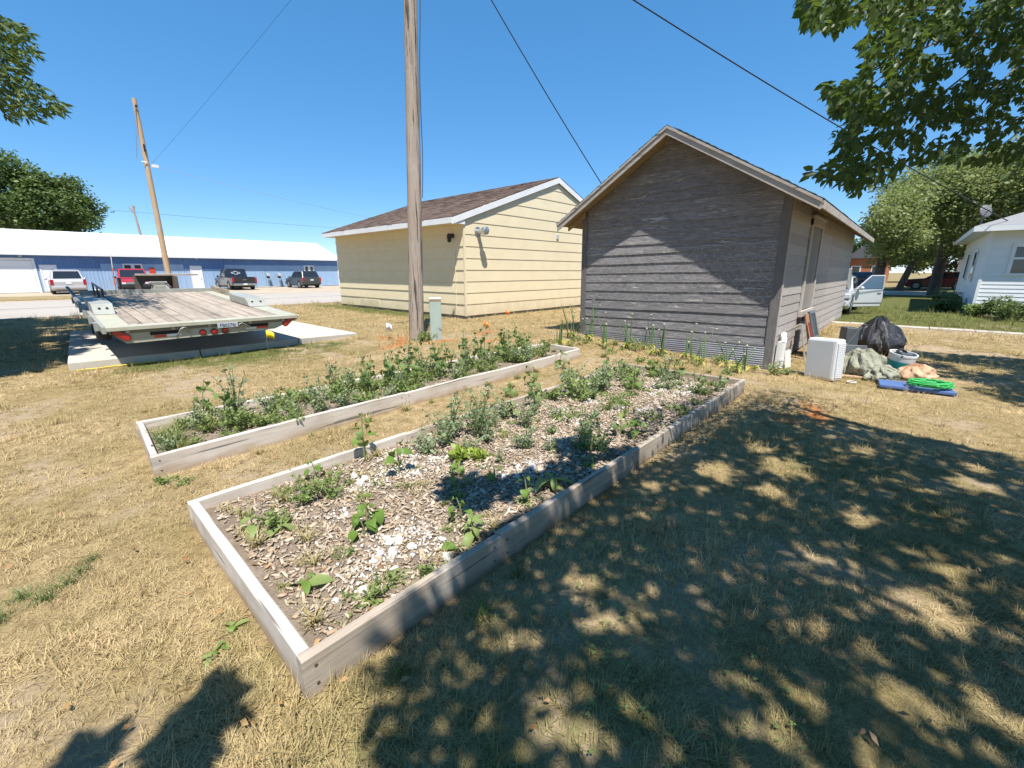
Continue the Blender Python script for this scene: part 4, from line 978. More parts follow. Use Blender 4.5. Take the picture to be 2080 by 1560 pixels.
for i, (k, x, y, s, lab) in enumerate((
    ('lamb', 2.03, 2.80, 1.2, 'grey green weed at the left front of the big weed clump in the near bed'), ('lamb', 2.25, 2.86, 1.4, 'tallest grey green weed of the clump in the near bed'), ('lamb', 2.52, 2.76, 1.35, 'dense grey green weed in the centre of the near bed clump'),
    ('lamb', 2.45, 3.02, 1.3, 'grey green weed leaning on the left rail behind the clump'), ('lamb', 2.75, 2.92, 1.3, 'grey green weed at the right end of the clump'), ('lamb', 2.30, 2.58, .75, 'small grey green weed in front of the clump'),
    ('lamb', 2.62, 2.24, .95, 'pale dusty weed standing alone right of the clump'), ('lamb', 3.02, 2.60, .9, 'pale dusty weed behind the lone one'), ('lamb', 3.2, 2.0, 1.0, 'feathery grey weed left of the tall dark stalk'), ('lamb', 3.05, 1.75, .95, 'feathery grey weed close to the right rail'),
    ('lamb', 3.15, 2.95, 1.3, 'grey green weed by the left rail past the clump'), ('lamb', 3.35, 2.75, .9, 'small grey green weed past the clump'), ('lamb', 4.35, 2.95, 1.5, 'tall grey green weed toward the back left of the near bed'), ('lamb', 4.75, 2.75, 1.3, 'feathery tall weed near the back of the near bed'),
    ('weed', 4.2, 2.7, 1.5, 'green weed patch in the back half of the near bed'), ('weed', 4.0, 3.0, 1.6, 'green weed patch along the back left rail'), ('weed', 5.1, 2.5, 1.4, 'green weed patch near the back board'), ('weed', 5.7, 2.9, 1.5, 'green weed patch in the back left corner'),
    ('weed', .98, 2.78, 1.0, 'bushy green weed at the left rail of the near end'), ('weed', 1.12, 2.72, .85, 'bushy green weed just right of the near left one'), ('low', 1.22, 2.92, 1.0, 'low weed under the left rail'), ('low', .80, 1.63, 1.1, 'low feathery weed at the near right corner'),
    ('low', .95, 1.66, .9, 'low feathery weed second from the near right corner'), ('low', 1.1, 1.56, 1.0, 'low weed touching the right rail'), ('low', 1.95, 1.66, 1.0, 'low weed in shade at the right rail'), ('low', 2.1, 2.5, .9, 'low weed in front of the yellow green plant'),
    ('lime', 2.10, 2.50, 1.15, 'bright yellow green lettuce like weed in front of the clump'), ('lime', 2.22, 2.40, .9, 'second yellow green weed right of the brightest one'), ('low', 1.7, 2.05, .9, 'low weed beside the round shadow'), ('low', .9, 2.05, .7, 'tiny weed between white lumps near the near end'),
    ('low', 5.9, 1.8, 1.2, 'low weed at the back right end of the near bed'), ('weed', 5.4, 1.7, .8, 'green weed by the right rail at the back'), ('low', 4.6, 1.75, 1.0, 'low weed by the right rail two thirds back'))):
    bush(k, i, x, y, soilz(x, y) - .01, s, lab, group='weeds in the near bed')
rr = random.Random(77)
for i in range(90):
    x = rr.uniform(.55, 1.9) if i % 3 else rr.uniform(.55, 6.1); y = rr.uniform(1.55, 3.1)
    clump([1, 3, 4, 3][i % 4], x, y, soilz(x, y) - .005, rr.uniform(.35, .85), 'thin straw coloured grass tuft growing through the near bed chips', 'grass tufts in the near bed')
for i in range(84):
    x = rr.uniform(2.7, 6.1) if i % 5 else rr.uniform(.7, 3.3); y = rr.uniform(1.6, 3.1)
    bush(['low', 'weed', 'lamb', 'low'][i % 4], i + 3, x, y, soilz(x, y) - .01, rr.uniform(.4, .8) + .45 * sst(3.0, 4.5, x) * sst(1.9, 2.6, y), 'small stray weed sprouting between the chips of the near bed', group='stray weeds in the near bed')
for i in range(30):
    x = rr.uniform(3.0, 6.1) if i % 3 else rr.uniform(.8, 3.0); y = rr.uniform(1.6, 3.1)
    seedling('leafy_weed', 'small upright leafy sprout between the chips of the near bed', 'plant', x, y, soilz(x, y) - .005, rr.uniform(.08, .30), rr.randrange(4, 9), rr.uniform(.06, .12), [BR_LEAVES, SUN_LEAVES, LONG_LEAVES[:3]][i % 3], 500 + i, 'leafy sprouts in the near bed', .5)
# -- far bed
far_y = lambda x: (4.30 + .0426 * (x - .39), 5.33)
for i, (x, y, h, lab) in enumerate((
    (.97, 5.22, .42, 'lone lanky sunflower seedling at the left of the far bed'), (1.12, 5.08, .34, 'second lanky sunflower seedling at the left of the far bed'), (2.30, 5.2, .36, 'leaning sunflower left of centre along the back of the far bed'),
    (2.50, 5.1, .34, 'sunflower beside the leaning one in the far bed'), (2.80, 5.18, .46, 'first tall sunflower of the dense row in the far bed'), (3.05, 5.0, .44, 'broad leaved sunflower in the dense row'), (3.30, 5.2, .50, 'tall dark sunflower in the dense row'),
    (3.42, 4.9, .42, 'front sunflower of the dense row'), (3.65, 5.15, .58, 'tallest sunflower of the dense row in the far bed'), (3.80, 4.95, .50, 'sunflower just right of the tallest one'), (3.98, 5.2, .54, 'sunflower at the back of the dense row'), (4.12, 5.0, .42, 'sunflower at the right end of the dense row'),
    (4.42, 4.95, .50, 'dark clumped sunflower front of the utility pole'), (4.55, 5.2, .62, 'sunflower rising left of the green pedestal'), (4.75, 5.05, .44, 'sunflower directly below the green pedestal'), (5.05, 5.25, .66, 'tall sunflower right of the pedestal'), (5.25, 5.1, .60, 'wilting sunflower in the right half of the far bed'),
    (5.55, 5.25, .52, 'bending sunflower in the right half of the far bed'), (5.85, 5.2, .62, 'last tall sunflower toward the shed'), (5.95, 5.05, .45, 'shorter sunflower beside the last tall one'), (6.45, 5.0, .26, 'small sunflower near the shed end of the far bed'), (6.6, 5.15, .22, 'smallest sunflower at the shed end of the far bed'))):
    seedling('sunflower', lab, 'plant', x, y, soilz(x, y) - .005, h, 9 if h > .4 else 7, .145, SUN_LEAVES, 200 + i, 'wilting sunflowers in the far bed', .9, .06)
rr = random.Random(37)
for i in range(20):
    x = 2.5 + 3.6 * (i + rr.random()) / 20; y = rr.uniform(4.75, 5.25)
    seedling('sunflower', 'wilting sunflower crowded among its neighbours in the far bed row', 'plant', x, y, soilz(x, y) - .005, rr.uniform(.3, .62), 8, .135, SUN_LEAVES, 700 + i, 'crowded sunflowers in the far bed', 1.0, .09)
rr = random.Random(31); k = 0
for i in range(66):
    x = .58 + 3.3 * (i + rr.random()) / 46 if i < 46 else rr.uniform(3.9, 6.7); a, b = far_y(x); y = a + .05 + (b - a - .12) * rr.random()
    bush('weed' if i % 3 else 'lamb', i, x, y, soilz(x, y) - .01, rr.uniform(.8, 1.55), 'small leafy weed in the green carpet filling the far bed', group='green weeds carpeting the far bed')
for i in range(30):
    x = rr.uniform(.52, 1.0) if i < 16 else rr.uniform(2.8, 6.7); a, b = far_y(x); y = a + .04 + (b - a - .1) * rr.random()
    clump(0 if i < 16 else [1, 4, 0][i % 3], x, y, soilz(x, y), rr.uniform(.6, 1.0), 'pale grass tuft growing between the weeds of the far bed', 'grass tufts in the far bed')
# -- between the beds
for i, (x, y, h, lab) in enumerate(((4.60, 3.84, .30, 'sunflower seedling growing in the grass between the two beds'), (5.75, 4.15, .34, 'sunflower seedling at the far end of the grass gap'), (4.05, 3.72, .20, 'short sunflower seedling left of the taller one in the gap'), (5.2, 3.6, .24, 'small sunflower close to the near bed left rail, outside it'))):
    seedling('sunflower', lab, 'plant', x, y, gz(x, y), h, 8, .15, SUN_LEAVES, 300 + i, None, .8)
for i in range(20):
    x = .8 + i * .27 + rr.uniform(-.1, .1); y = (4.12 + .0426 * (x - .39) if i % 2 else 3.32) + rr.uniform(-.1, .05)
    clump(1 if i % 3 else 4, x, y, 0, rr.uniform(.7, 1.2), 'long dry grass tuft left unmown along the bed boards', 'unmown grass along the boards')
# -- outside weeds
for i, (x, y, lab) in enumerate(((.34, 2.05, 'green broad leaf beside the near end board on the dry lawn'), (.27, 1.97, 'bright leafy weed on the lawn left of the near end board'), (.22, 1.93, 'darker leafy weed nearest the bottom on the dry lawn'))):
    seedling('leafy_weed', lab, 'weed', x, y, 0, .03, 4, .05, BR_LEAVES + LONG_LEAVES[:2], 330 + i, None, .2, .0)
for i, (k, x, y, s, lab) in enumerate((('low', .42, 4.05, 1.0, 'low weed at the corner of the far bed'), ('low', .52, 3.92, .8, 'low weed between the near ends of the two beds'), ('weed', 6.05, 8.42, 1.7, 'leafy weed growing at the foot of the utility pole'), ('weed', 6.22, 8.36, 1.2, 'smaller weed between the pole and the pedestal'), ('weed', 8.62, 1.55, 1.2, 'green weed at the right foot of the shed front'), ('lamb', 8.85, 1.40, .9, 'weed growing beside the white drain pipe'))):
    bush(k, i + 5, x, y, gz(x, y), s, lab)
for i in range(9):
    x, y = [(-.16, 3.02), (-.24, 2.95), (-.32, 3.05), (-.1, 3.1), (-.4, 2.9), (-.05, 3.2), (.72, 1.28), (1.15, 1.25), (1.5, 1.32)][i]
    clump(5, x, y, 0, [.55, .6, .5, .5, .55, .45, .6, .8, .7][i], ['green grass clump on the dry lawn at the far left', 'green grass clump along the right rail in the shade'][i > 5], ['coarse green grass at left', 'coarse grass along the rail'][i > 5])
# clover and fallen leaves in the lawn
r_ = np.random.default_rng(12); V = []; F = []; kk = 0
for i in range(2600):
    if i < 2100: x, y = r_.uniform(.3, 4.2), r_.uniform(-.9, 1.42)
    else: x, y = r_.uniform(.2, 2.5), r_.uniform(.6, 1.4)
    if fbm(x, y, 1.1, 2.2) + fbm(x, y, 3, 5) * .5 < .12: continue
    s_ = r_.uniform(.006, .013); a0 = r_.uniform(0, 6.28); zc = r_.uniform(.02, .045)
    for j in range(3):
        a = a0 + j * 2.094; d = np.array([math.cos(a), math.sin(a), r_.uniform(-.2, .35)]); sdv = np.array([-math.sin(a), math.cos(a), 0]); c0_ = np.array([x, y, zc])
        V += [c0_, c0_ + d*s_*.6 - sdv*s_*.5, c0_ + d*s_, c0_ + d*s_*.6 + sdv*s_*.5]; F.append((kk, kk+1, kk+2, kk+3)); kk += 4
tag(link('clover', npmesh('clover', np.array(V), np.array(F), WEED)), 'small clover leaves spread through the shaded lawn', 'clover', kind='stuff')
V = []; F = []; kk = 0
for i in range(1100):
    R_ = r_.uniform(1.0, 7); T_ = rad(CAM_YAW) + r_.uniform(-.95, .95); x, y = R_ * math.cos(T_), R_ * math.sin(T_)
    inb = (.5 < x < 6.2 and 1.52 < y < 3.12)
    if blocked(x, y) and not inb: continue
    if not inb and i % 3: continue
    zc = (soilz(x, y) + .012) if inb else gz(x, y) + .04; a = r_.uniform(0, 6.28); s_ = r_.uniform(.010, .024); d = np.array([math.cos(a), math.sin(a), r_.normal(0, .25)]); sdv = np.array([-math.sin(a), math.cos(a), r_.normal(0, .4)]); c0_ = np.array([x, y, zc])
    V += [c0_ - d*s_, c0_ + sdv*s_*.4 + np.array([0, 0, .008]), c0_ + d*s_, c0_ - sdv*s_*.4]; F.append((kk, kk+1, kk+2, kk+3)); kk += 4
tag(link('fallen_leaves', npmesh('fallen_leaves', np.array(V), np.array(F), DRYL)), 'brown dry fallen leaves lying about the bed and lawn', 'leaves', kind='stuff')
# -- onions gone to seed along the shed
rr = random.Random(5)
ONI = ((7.55, 5.45, .62, 5), (8.35, 5.72, .78, 9), (8.55, 5.35, .95, 4), (8.2, 4.75, .75, 6), (8.45, 4.3, .72, 6), (8.62, 3.95, .80, 4), (8.3, 3.55, .66, 6), (8.5, 3.0, .78, 5), (8.2, 2.75, .70, 4), (8.45, 2.3, .62, 3), (8.55, 1.95, .60, 3), (8.1, 2.05, .50, 3))
for i, (x, y, h, n) in enumerate(ONI):
    root = thing('onion_plant', ['onion at the far left clear of the shed front', 'densest onion cluster at the left shed corner', 'tall leaning onion in front of the left corner', 'onion cluster left of the shed front middle', 'onion cluster in the middle of the shed front', 'tall dark onion stalks standing against the middle boards', 'onion cluster right of the middle of the shed front', 'slanting onion stalks right of the middle', 'onion cluster third from the right shed corner', 'thin onion stalks second from the right corner', 'thin onion stalks nearest the right shed corner', 'short onion by the back board of the near bed'][i], 'onion', (x, y, gz(x, y)), group='seeding onions along the shed')
    for k in range(n):
        a = rr.uniform(0, 6.28); ln = rr.uniform(.02, .28) * (2.2 if i in (2, 7) and k == 0 else 1); hh = h * rr.uniform(.6, 1.05); bx_, by_ = rr.uniform(-.07, .07), rr.uniform(-.1, .1)
        tp = (bx_ + ln * math.cos(a), by_ + ln * math.sin(a), hh)
        MB().tube([(bx_, by_, 0), (bx_ + ln * .3 * math.cos(a), by_ + ln * .3 * math.sin(a), hh * .5), tp], [.011, .012, .005], 6).build('stalk', ALG, root, smooth=True)
        if k % 2 == 0 and i != 0: MB().ell(tp, (.02, .02, .017), 7, 5, jit=.3, seed=k).build('seed_head', UMB, root)
    for k in range(7): 
        link('dry_leaf', LONGY[k % 2] if 'LONGY' in globals() else globals().setdefault('LONGY', [leaf_mesh('dry_leaf', YELL, 2.6, False, 40), leaf_mesh('dry_leaf', LIME, 2.2, False, 41)])[k % 2], root, (rr.uniform(-.08, .08), rr.uniform(-.1, .1), .05), (rr.uniform(-.4, .4), rr.uniform(-.9, -.2), rr.uniform(0, 6.28)), (.26, .09, .26))
for i in range(16):
    x, y = rr.uniform(7.3, 8.85), rr.uniform(1.9, 5.9)
    bush(['low', 'weed', 'low'][i % 3], i, x, y, gz(x, y), rr.uniform(.9, 1.5), 'low green weed in the yellowing strip along the shed foot', group='weeds along the shed foot')
for i in range(26):
    x, y = rr.uniform(7.0, 8.9), rr.uniform(1.6, 5.9); clump([1, 4, 0][i % 3], x, y, gz(x, y), rr.uniform(.8, 1.3), 'yellowing grass tuft along the foot of the shed front', 'grass along the shed foot')

for (k_, nm, lab, ct) in (('green weeds carpeting the far bed', 'weed_carpet', 'tangled carpet of small green weeds filling the far bed', 'weeds'), ('grass tufts in the near bed', 'bed_grass', 'thin straw coloured grass growing through the near bed chips', 'grass'), ('grass tufts in the far bed', 'bed_grass', 'pale grass growing between the weeds of the far bed', 'grass'), ('unmown grass along the boards', 'edge_grass', 'long dry unmown grass along the bed boards', 'grass'), ('grass along the shed foot', 'edge_grass', 'yellowing grass along the foot of the shed front', 'grass')):
    joined(nm, MASS[k_], lab, ct)
# ================================================================ TREES
CA, SA, CP, SP = math.cos(rad(CAM_YAW)), math.sin(rad(CAM_YAW)), math.cos(rad(CAM_PITCH)), math.sin(rad(CAM_PITCH))
RT = np.array([SA, -CA, 0.]); FW = np.array([CA * CP, SA * CP, -SP]); UP = np.cross(RT, FW)
def view(P):                                   # where the photographer's frame cuts a crown
    d = np.asarray(P, float) - np.array([0, 0, CAM_H]); z = d @ FW
    zz = np.where(z > .05, z, .05); return 1040 + FPX * (d @ RT) / zz, 780 - FPX * (d @ UP) / zz, z
def inpoly(x, y, poly):
    x = np.asarray(x, float); y = np.asarray(y, float); c = np.zeros(x.shape, bool); n = len(poly)
    for i in range(n):
        (x1, y1), (x2, y2) = poly[i], poly[(i + 1) % n]
        if y1 == y2: continue
        c ^= ((y1 > y) != (y2 > y)) & (x < (x2 - x1) * (y - y1) / (y2 - y1) + x1)
    return c
def nfield(A, s, seed): return np.array([mnoise.noise(Vector((a[0]*s + seed, a[1]*s - seed, (a[2] if len(a) > 2 else 0)*s + seed*.7))) for a in A])
def leaves(C, L, ratio, mat, name, rng, droop=.25, six=False, D=None):
    n = len(C); L = L * rng.uniform(.65, 1.25, (n, 1))
    if D is None:
        D = rng.normal(size=(n, 3)); D[:, 2] = D[:, 2] * .5 - droop
    D = D / np.linalg.norm(D, axis=1)[:, None]; U = rng.normal(size=(n, 3)) * .7 + np.array([0, 0, 1.])
    Sd = np.cross(D, U); Sd /= np.linalg.norm(Sd, axis=1)[:, None]; Nn = np.cross(Sd, D); Wd = L * ratio
    if six:
        V = np.stack([C, C + D*L*.3 + Sd*Wd*.48 + Nn*L*.05, C + D*L*.65 + Sd*Wd*.36 + Nn*L*.03, C + D*L - Nn*L*.08, C + D*L*.65 - Sd*Wd*.36 + Nn*L*.03, C + D*L*.3 - Sd*Wd*.48 + Nn*L*.05], 1).reshape(-1, 3)
        b = np.arange(n)[:, None] * 6; F = np.concatenate([b + np.array([0, 1, 2, 3]), b + np.array([0, 3, 4, 5])], 0)
    else:
        V = np.stack([C, C + D*L*.45 + Sd*Wd*.5 + Nn*L*.06, C + D*L, C + D*L*.45 - Sd*Wd*.5 + Nn*L*.06], 1).reshape(-1, 3); F = np.arange(4 * n).reshape(n, 4)
    return npmesh(name, V, F, mat)
BARK = plain('tree_bark', (.13, .105, .08), .95, (.075, .06, .048), 9, bump=1.0, bscale=22, stretch=(1, 1, .25))
TWIG = plain('twig_bark', (.20, .16, .12), .85, (.12, .09, .07), 20)
LF_NEAR = leafmat('broad_leaf', (.038, .070, .020), (.062, .105, .027), (.085, .14, .03), trans=.5, rough=.42)
LF_ASH = leafmat('ash_leaf', (.06, .10, .03), (.085, .14, .035), (.11, .16, .04), trans=.3)
LF_MID = leafmat('pale_tree_leaf', (.27, .31, .12), (.36, .39, .17), (.20, .25, .085), trans=.5, scale=.3)
LF_DARK = leafmat('dark_tree_leaf', (.10, .145, .048), (.155, .205, .07), (.165, .21, .07), trans=.3, scale=.3)
LF_FAR = leafmat('far_tree_leaf', (.10, .155, .045), (.15, .21, .065), (.085, .13, .045), trans=.3, scale=.25)

# ---- the shade tree over the photographer's right shoulder
tr1 = thing('shade_tree', 'broad leaved tree reaching in from the top right corner, shading the lawn', 'tree', (3.4, -3.9, 0))
r_ = np.random.default_rng(21)
SHADE = [(.45, .85), (.55, 1.22), (.8, 1.45), (1.45, 1.60), (2.3, 1.60), (3.15, 1.50), (3.5, 1.28), (4.3, 1.22), (5.2, 1.2), (5.6, 1.1), (5.75, .3), (5.7, -.5), (5.6, -1.2), (6.2, -3), (8, -6.5), (-1, -6.5), (-.6, -.6), (.2, .1)]
SHADE2 = [(9.0, -1.3), (10.2, -.75), (12.4, -.12), (13.2, -.35), (13.4, -2), (12.6, -6), (8, -6), (8.2, -2)]
GAPS = [(4.0, .55, .25), (2.97, 1.26, .15), (3.55, .95, .22), (4.35, .85, .2), (3.44, .54, .14), (3.0, .2, .10), (3.46, 0, .17), (1.7, .61, .075), (1.91, .5, .065), (2.13, .19, .09), (2.77, .17, .12), (3.17, -.4, .14), (2.66, -.36, .19), (2.77, -.28, .12), (2.14, -.46, .13), (1.68, .1, .08), (1.49, .13, .09), (1.53, .80, .14), (1.68, 1.0, .12), (.98, .64, .13), (1.05, .73, .11), (4.6, -.61, .2), (5.1, -.68, .16), (4.9, .1, .14), (5.5, .5, .12), (.78, 1.12, .08), (2.05, .9, .08), (4.3, -.2, .09), (1.15, 1.05, .09), (2.4, 1.25, .07)]
BLOBS = [(1.86, 2.14, .17), (1.74, 2.0, .10), (2.02, 1.98, .12), (2.3, 1.85, .14), (2.55, 1.72, .2), (3.0, 2.05, .13), (2.85, 1.85, .12), (.12, 1.66, .075), (.19, 1.73, .045), (.07, 1.58, .055), (-.17, 1.79, .045), (-.22, 1.74, .04), (3.1, 1.66, .12)]
n = 112000
G = np.stack([r_.uniform(-1.2, 13.5, n), r_.uniform(-6, 2.4, n)], 1); H = 3.6 + 4.2 * r_.uniform(0, 1, n)
ok = inpoly(G[:, 0], G[:, 1], SHADE); ok2 = inpoly(G[:, 0], G[:, 1], SHADE2)
for (a, b, c_) in GAPS: ok &= (G[:, 0]-a)**2 + ((G[:, 1]-b)*1.15)**2 > (c_ * .92)**2
nz = nfield(G, 1.2, 3.3) * .6 + nfield(G, 4.2, 8.1) * .35
ok &= nz > np.where(G[:, 0] < 1.9, -.55, -.37)
ok2 &= (nz > -.12)
keep = ok | ok2; G, H = G[keep], H[keep]
bx, by, bh = [], [], []
for (a, b, c_) in BLOBS:
    k = int(900 * c_); q = r_.uniform(0, 1, k) ** .5 * c_; t = r_.uniform(0, 6.28, k); bx += list(a + q * np.cos(t)); by += list(b + q * np.sin(t)); bh += list(r_.uniform(3.2, 3.9, k))
G = np.concatenate([G, np.stack([bx, by], 1)]); H = np.concatenate([H, bh])
C = np.stack([G[:, 0] - .29 * H, G[:, 1] - .40 * H, H], 1)
u, v, d = view(C); vis = (d > .02) & (u > -60) & (u < 2140) & (v > -70) & (v < 1620)
C = C[~vis]
link('crown', leaves(C, .125, .68, LF_NEAR, 'crown', r_), tr1)
# the sprays that hang into view
SPR = [(1622, 0), (1640, 40), (1700, 62), (1760, 30), (1790, 60), (1735, 90), (1765, 110), (1755, 150), (1675, 170), (1690, 225), (1725, 235), (1690, 275), (1710, 310), (1650, 340), (1640, 355), (1690, 368), (1745, 395), (1790, 365), (1850, 330), (1930, 325), (2000, 330), (2080, 330), (2140, 340), (2140, -60), (1622, -60)]
HOLES = [(1895, 85, 16), (1870, 170, 20), (1955, 150, 26), (2040, 140, 32), (2000, 205, 24), (1900, 265, 22), (1945, 250, 18), (2060, 215, 28), (1830, 300, 26), (1990, 275, 22), (1815, 100, 9), (2060, 275, 20), (1790, 290, 18), (1850, 225, 12), (2050, 40, 10)]
n = 14500; pu = r_.uniform(1615, 2140, n); pv = r_.uniform(-60, 400, n); ok = inpoly(pu, pv, SPR)
for (a, b, c_) in HOLES: ok &= (pu - a)**2 + ((pv - b) * 1.2)**2 > (c_ * .8)**2
ok &= nfield(np.stack([pu, pv], 1) / 100., 2.6, 4.0) > -.34
ok &= ~((pv > 250) & (r_.uniform(0, 1, n) < .35))
pu, pv = pu[ok], pv[ok]; DD = 2.15 + (pu - 1620) / 520 * 1.0 + r_.uniform(-.35, .35, len(pu))
dirs = (pu - 1040)[:, None] / FPX * RT - (pv - 780)[:, None] / FPX * UP + FW
C2 = np.array([0, 0, CAM_H]) + dirs * DD[:, None]
Dl = r_.normal(size=(len(C2), 3)) * .55 + np.array([-.25, .35, -.75])
link('leaf_spray', leaves(C2, .050, .60, LF_NEAR, 'leaf_spray', r_, six=True, D=Dl), tr1).matrix_parent_inverse = Matrix.Identity(4)
for o in tr1.children: o.location = (-3.4, 3.9, 0)
def limb(path, r0, r1, nm='limb', par=tr1, mat=BARK, off=(3.4, -3.9, 0)):
    P = [Vector(p) - Vector(off) for p in path]; k = len(P); MB().tube(P, [r0 + (r1 - r0) * i / (k - 1) for i in range(k)], 9, True).build(nm, mat, par, smooth='all')
limb([(3.4, -3.9, -.3), (3.4, -3.9, .2), (3.45, -3.85, 1.2), (3.4, -3.75, 2.4)], .27, .19, 'trunk')
limb([(3.4, -3.75, 2.3), (3.0, -3.1, 3.6), (2.0, -2.2, 4.9), (.6, -1.4, 5.8)], .13, .03); limb([(3.4, -3.75, 2.4), (3.9, -2.6, 3.3), (4.6, -1.4, 3.8), (5.0, -.6, 3.9)], .12, .03)
limb([(3.4, -3.75, 2.4), (5.2, -3.7, 3.6), (7.5, -3.6, 4.2), (9.3, -3.4, 4.4)], .12, .03); limb([(3.4, -3.75, 2.4), (2.4, -4.4, 3.5), (.6, -4.6, 4.3)], .11, .03); limb([(3.4, -3.75, 2.4), (3.6, -4.2, 3.8), (3.7, -4.2, 6.6)], .13, .03); limb([(3.4, -3.75, 2.4), (2.9, -3.6, 4.4), (2.2, -3.2, 6.4)], .12, .03)
def px(u, v, D): return tuple(np.array([0, 0, CAM_H]) + D * ((u - 1040) / FPX * RT - (v - 780) / FPX * UP + FW))
for (pp, r0) in (([(2140, -30, 3.1), (2040, 20, 3.0), (2010, 80, 2.95), (1990, 100, 2.9)], .010), ([(2000, 40, 2.9), (1975, 92, 2.8), (1940, 108, 2.75), (1900, 112, 2.7)], .006), ([(2140, 60, 3.2), (2020, 180, 3.0), (1930, 290, 2.9), (1880, 330, 2.85)], .007), ([(1990, 130, 2.9), (1900, 200, 2.75), (1820, 300, 2.6), (1740, 365, 2.5)], .006), ([(2140, 150, 3.3), (2080, 260, 3.1), (1990, 330, 3.0)], .006), ([(1960, 60, 2.8), (1850, 110, 2.6), (1760, 180, 2.45), (1690, 215, 2.3)], .006), ([(1900, 20, 2.6), (1780, 20, 2.4), (1660, 25, 2.2)], .005)):
    limb([px(*q) for q in pp], r0, .002, 'twig', mat=TWIG)

# ---- tree standing out of frame on the left, shading trailer and pad
tr2 = thing('ash_tree', 'tree reaching in at the top left corner above the trailer', 'tree', (-4.2, 11.5, 0))
LEFTS = [(-11, 10.2), (-.35, 10.35), (.15, 10.9), (.75, 12.0), (1.3, 12.6), (2.1, 13.6), (1.6, 14.6), (1.5, 17), (1.9, 20), (1.6, 22.6), (-.5, 23.4), (-11, 24)]
n = 130000; G = np.stack([r_.uniform(-10, 2.4, n), r_.uniform(10, 24, n)], 1); H = r_.uniform(4.0, 9.5, n); ok = inpoly(G[:, 0], G[:, 1], LEFTS)
nz = nfield(G, 1.4, 6.3) * .6 + nfield(G, 4.0, 2.1) * .4; edge = (G[:, 0] > -.1); ok &= np.where(edge, nz > -.02, nz > -.36); G, H = G[ok], H[ok]
C = np.stack([G[:, 0] - .29 * H, G[:, 1] - .40 * H, H], 1); u, v, d = view(C); vis = (d > .02) & (u > -40) & (u < 2140) & (v > -70) & (v < 1620); C = C[~vis]
link('crown', leaves(C, .24, .5, LF_ASH, 'crown', r_), tr2, (4.2, -11.5, 0))
SPL = [(-60, 20), (10, 28), (42, 52), (70, 72), (58, 90), (76, 112), (52, 130), (40, 150), (80, 172), (100, 195), (132, 212), (126, 228), (98, 232), (78, 246), (40, 238), (20, 245), (8, 236), (6, 212), (-60, 205)]
n = 2600; pu = r_.uniform(-60, 140, n); pv = r_.uniform(15, 250, n); ok = inpoly(pu, pv, SPL) & (nfield(np.stack([pu, pv], 1) / 100., 4.0, 1.0) > -.42); pu, pv = pu[ok], pv[ok]
DD = r_.uniform(6.6, 8.2, len(pu)); dirs = (pu - 1040)[:, None] / FPX * RT - (pv - 780)[:, None] / FPX * UP + FW; C2 = np.array([0, 0, CAM_H]) + dirs * DD[:, None]
Dl = r_.normal(size=(len(C2), 3)) * .5 + np.array([.55, -.1, -.35])
link('leaf_spray', leaves(C2, .15, .33, LF_ASH, 'leaf_spray', r_, six=True, D=Dl), tr2, (4.2, -11.5, 0))
limb([(-4.2, 11.5, -.3), (-4.2, 11.5, 1.5), (-4.1, 11.6, 3.4)], .32, .22, 'trunk', tr2, BARK, (-4.2, 11.5, 0))
for pp in ([(-4.1, 11.6, 3.3), (-2.6, 11.8, 5.0), (-.6, 12.0, 5.6)], [(-4.1, 11.6, 3.4), (-4.4, 13.5, 6.0), (-4, 16, 8.0)], [(-4.1, 11.6, 3.4), (-6, 11, 6), (-8, 10.5, 7.5)], [(-4.1, 11.6, 3.4), (-3.6, 10.4, 6), (-3.4, 9.6, 8)]): limb(pp, .14, .03, 'limb', tr2, BARK, (-4.2, 11.5, 0))

# ---- whole trees further off: crowns made of leaf clumps
def crown_pts(rng, c, r, nb, per, clump=.9, flat=.75):
    out = []
    for b in range(nb):
        d = rng.normal(size=3); d /= np.linalg.norm(d); q = rng.uniform(.45, 1.) ** .6 * (.88 + .55 * mnoise.noise(Vector(d * 1.6) + Vector((c[2] * 3.1, r[0], 0)))); p = np.array(c) + d * np.array(r) * q
        k = int(per * rng.uniform(.5, 1.4)); e = rng.normal(size=(k, 3)); e /= np.linalg.norm(e, axis=1)[:, None]; out.append(p + e * rng.uniform(.35, 1., (k, 1)) * clump * np.array([1, 1, flat]) * rng.uniform(.6, 1.3))
    return np.concatenate(out)
def tree(name, label, base, trunk_h, tr_, c, r, nb, per, clump, L, mat, seed, group=None, ratio=.6, cut=None, lean=(0, 0)):
    rng = np.random.default_rng(seed); t = thing(name, label, 'tree', base, group=group)
    MB().tube([(0, 0, -.3), (0, 0, .1), (lean[0] * .5, lean[1] * .5, trunk_h * .5), (lean[0], lean[1], trunk_h), (c[0] * .6, c[1] * .6, c[2] * .9)], [tr_ * 1.5, tr_ * 1.1, tr_, tr_ * .9, tr_ * .35], 12).build('trunk', BARK, t, smooth='all')
    for k in range(7):
        a = k * .9 + seed; e = Vector((c[0] + r[0] * .7 * math.cos(a), c[1] + r[1] * .7 * math.sin(a), c[2] + r[2] * rng.uniform(-.4, .5))); s = Vector((lean[0], lean[1], trunk_h * rng.uniform(.8, 1.1)))
        MB().tube([s, s.lerp(e, .5) + Vector((0, 0, .4)), e], [tr_ * .45, tr_ * .25, tr_ * .08], 7).build('limb', BARK, t, smooth='all')
    C = crown_pts(rng, c, r, nb, per, clump)
    if cut: C = C[C[:, 2] > cut]
    link('crown', leaves(C, L, ratio, mat, 'crown', rng), t); return t
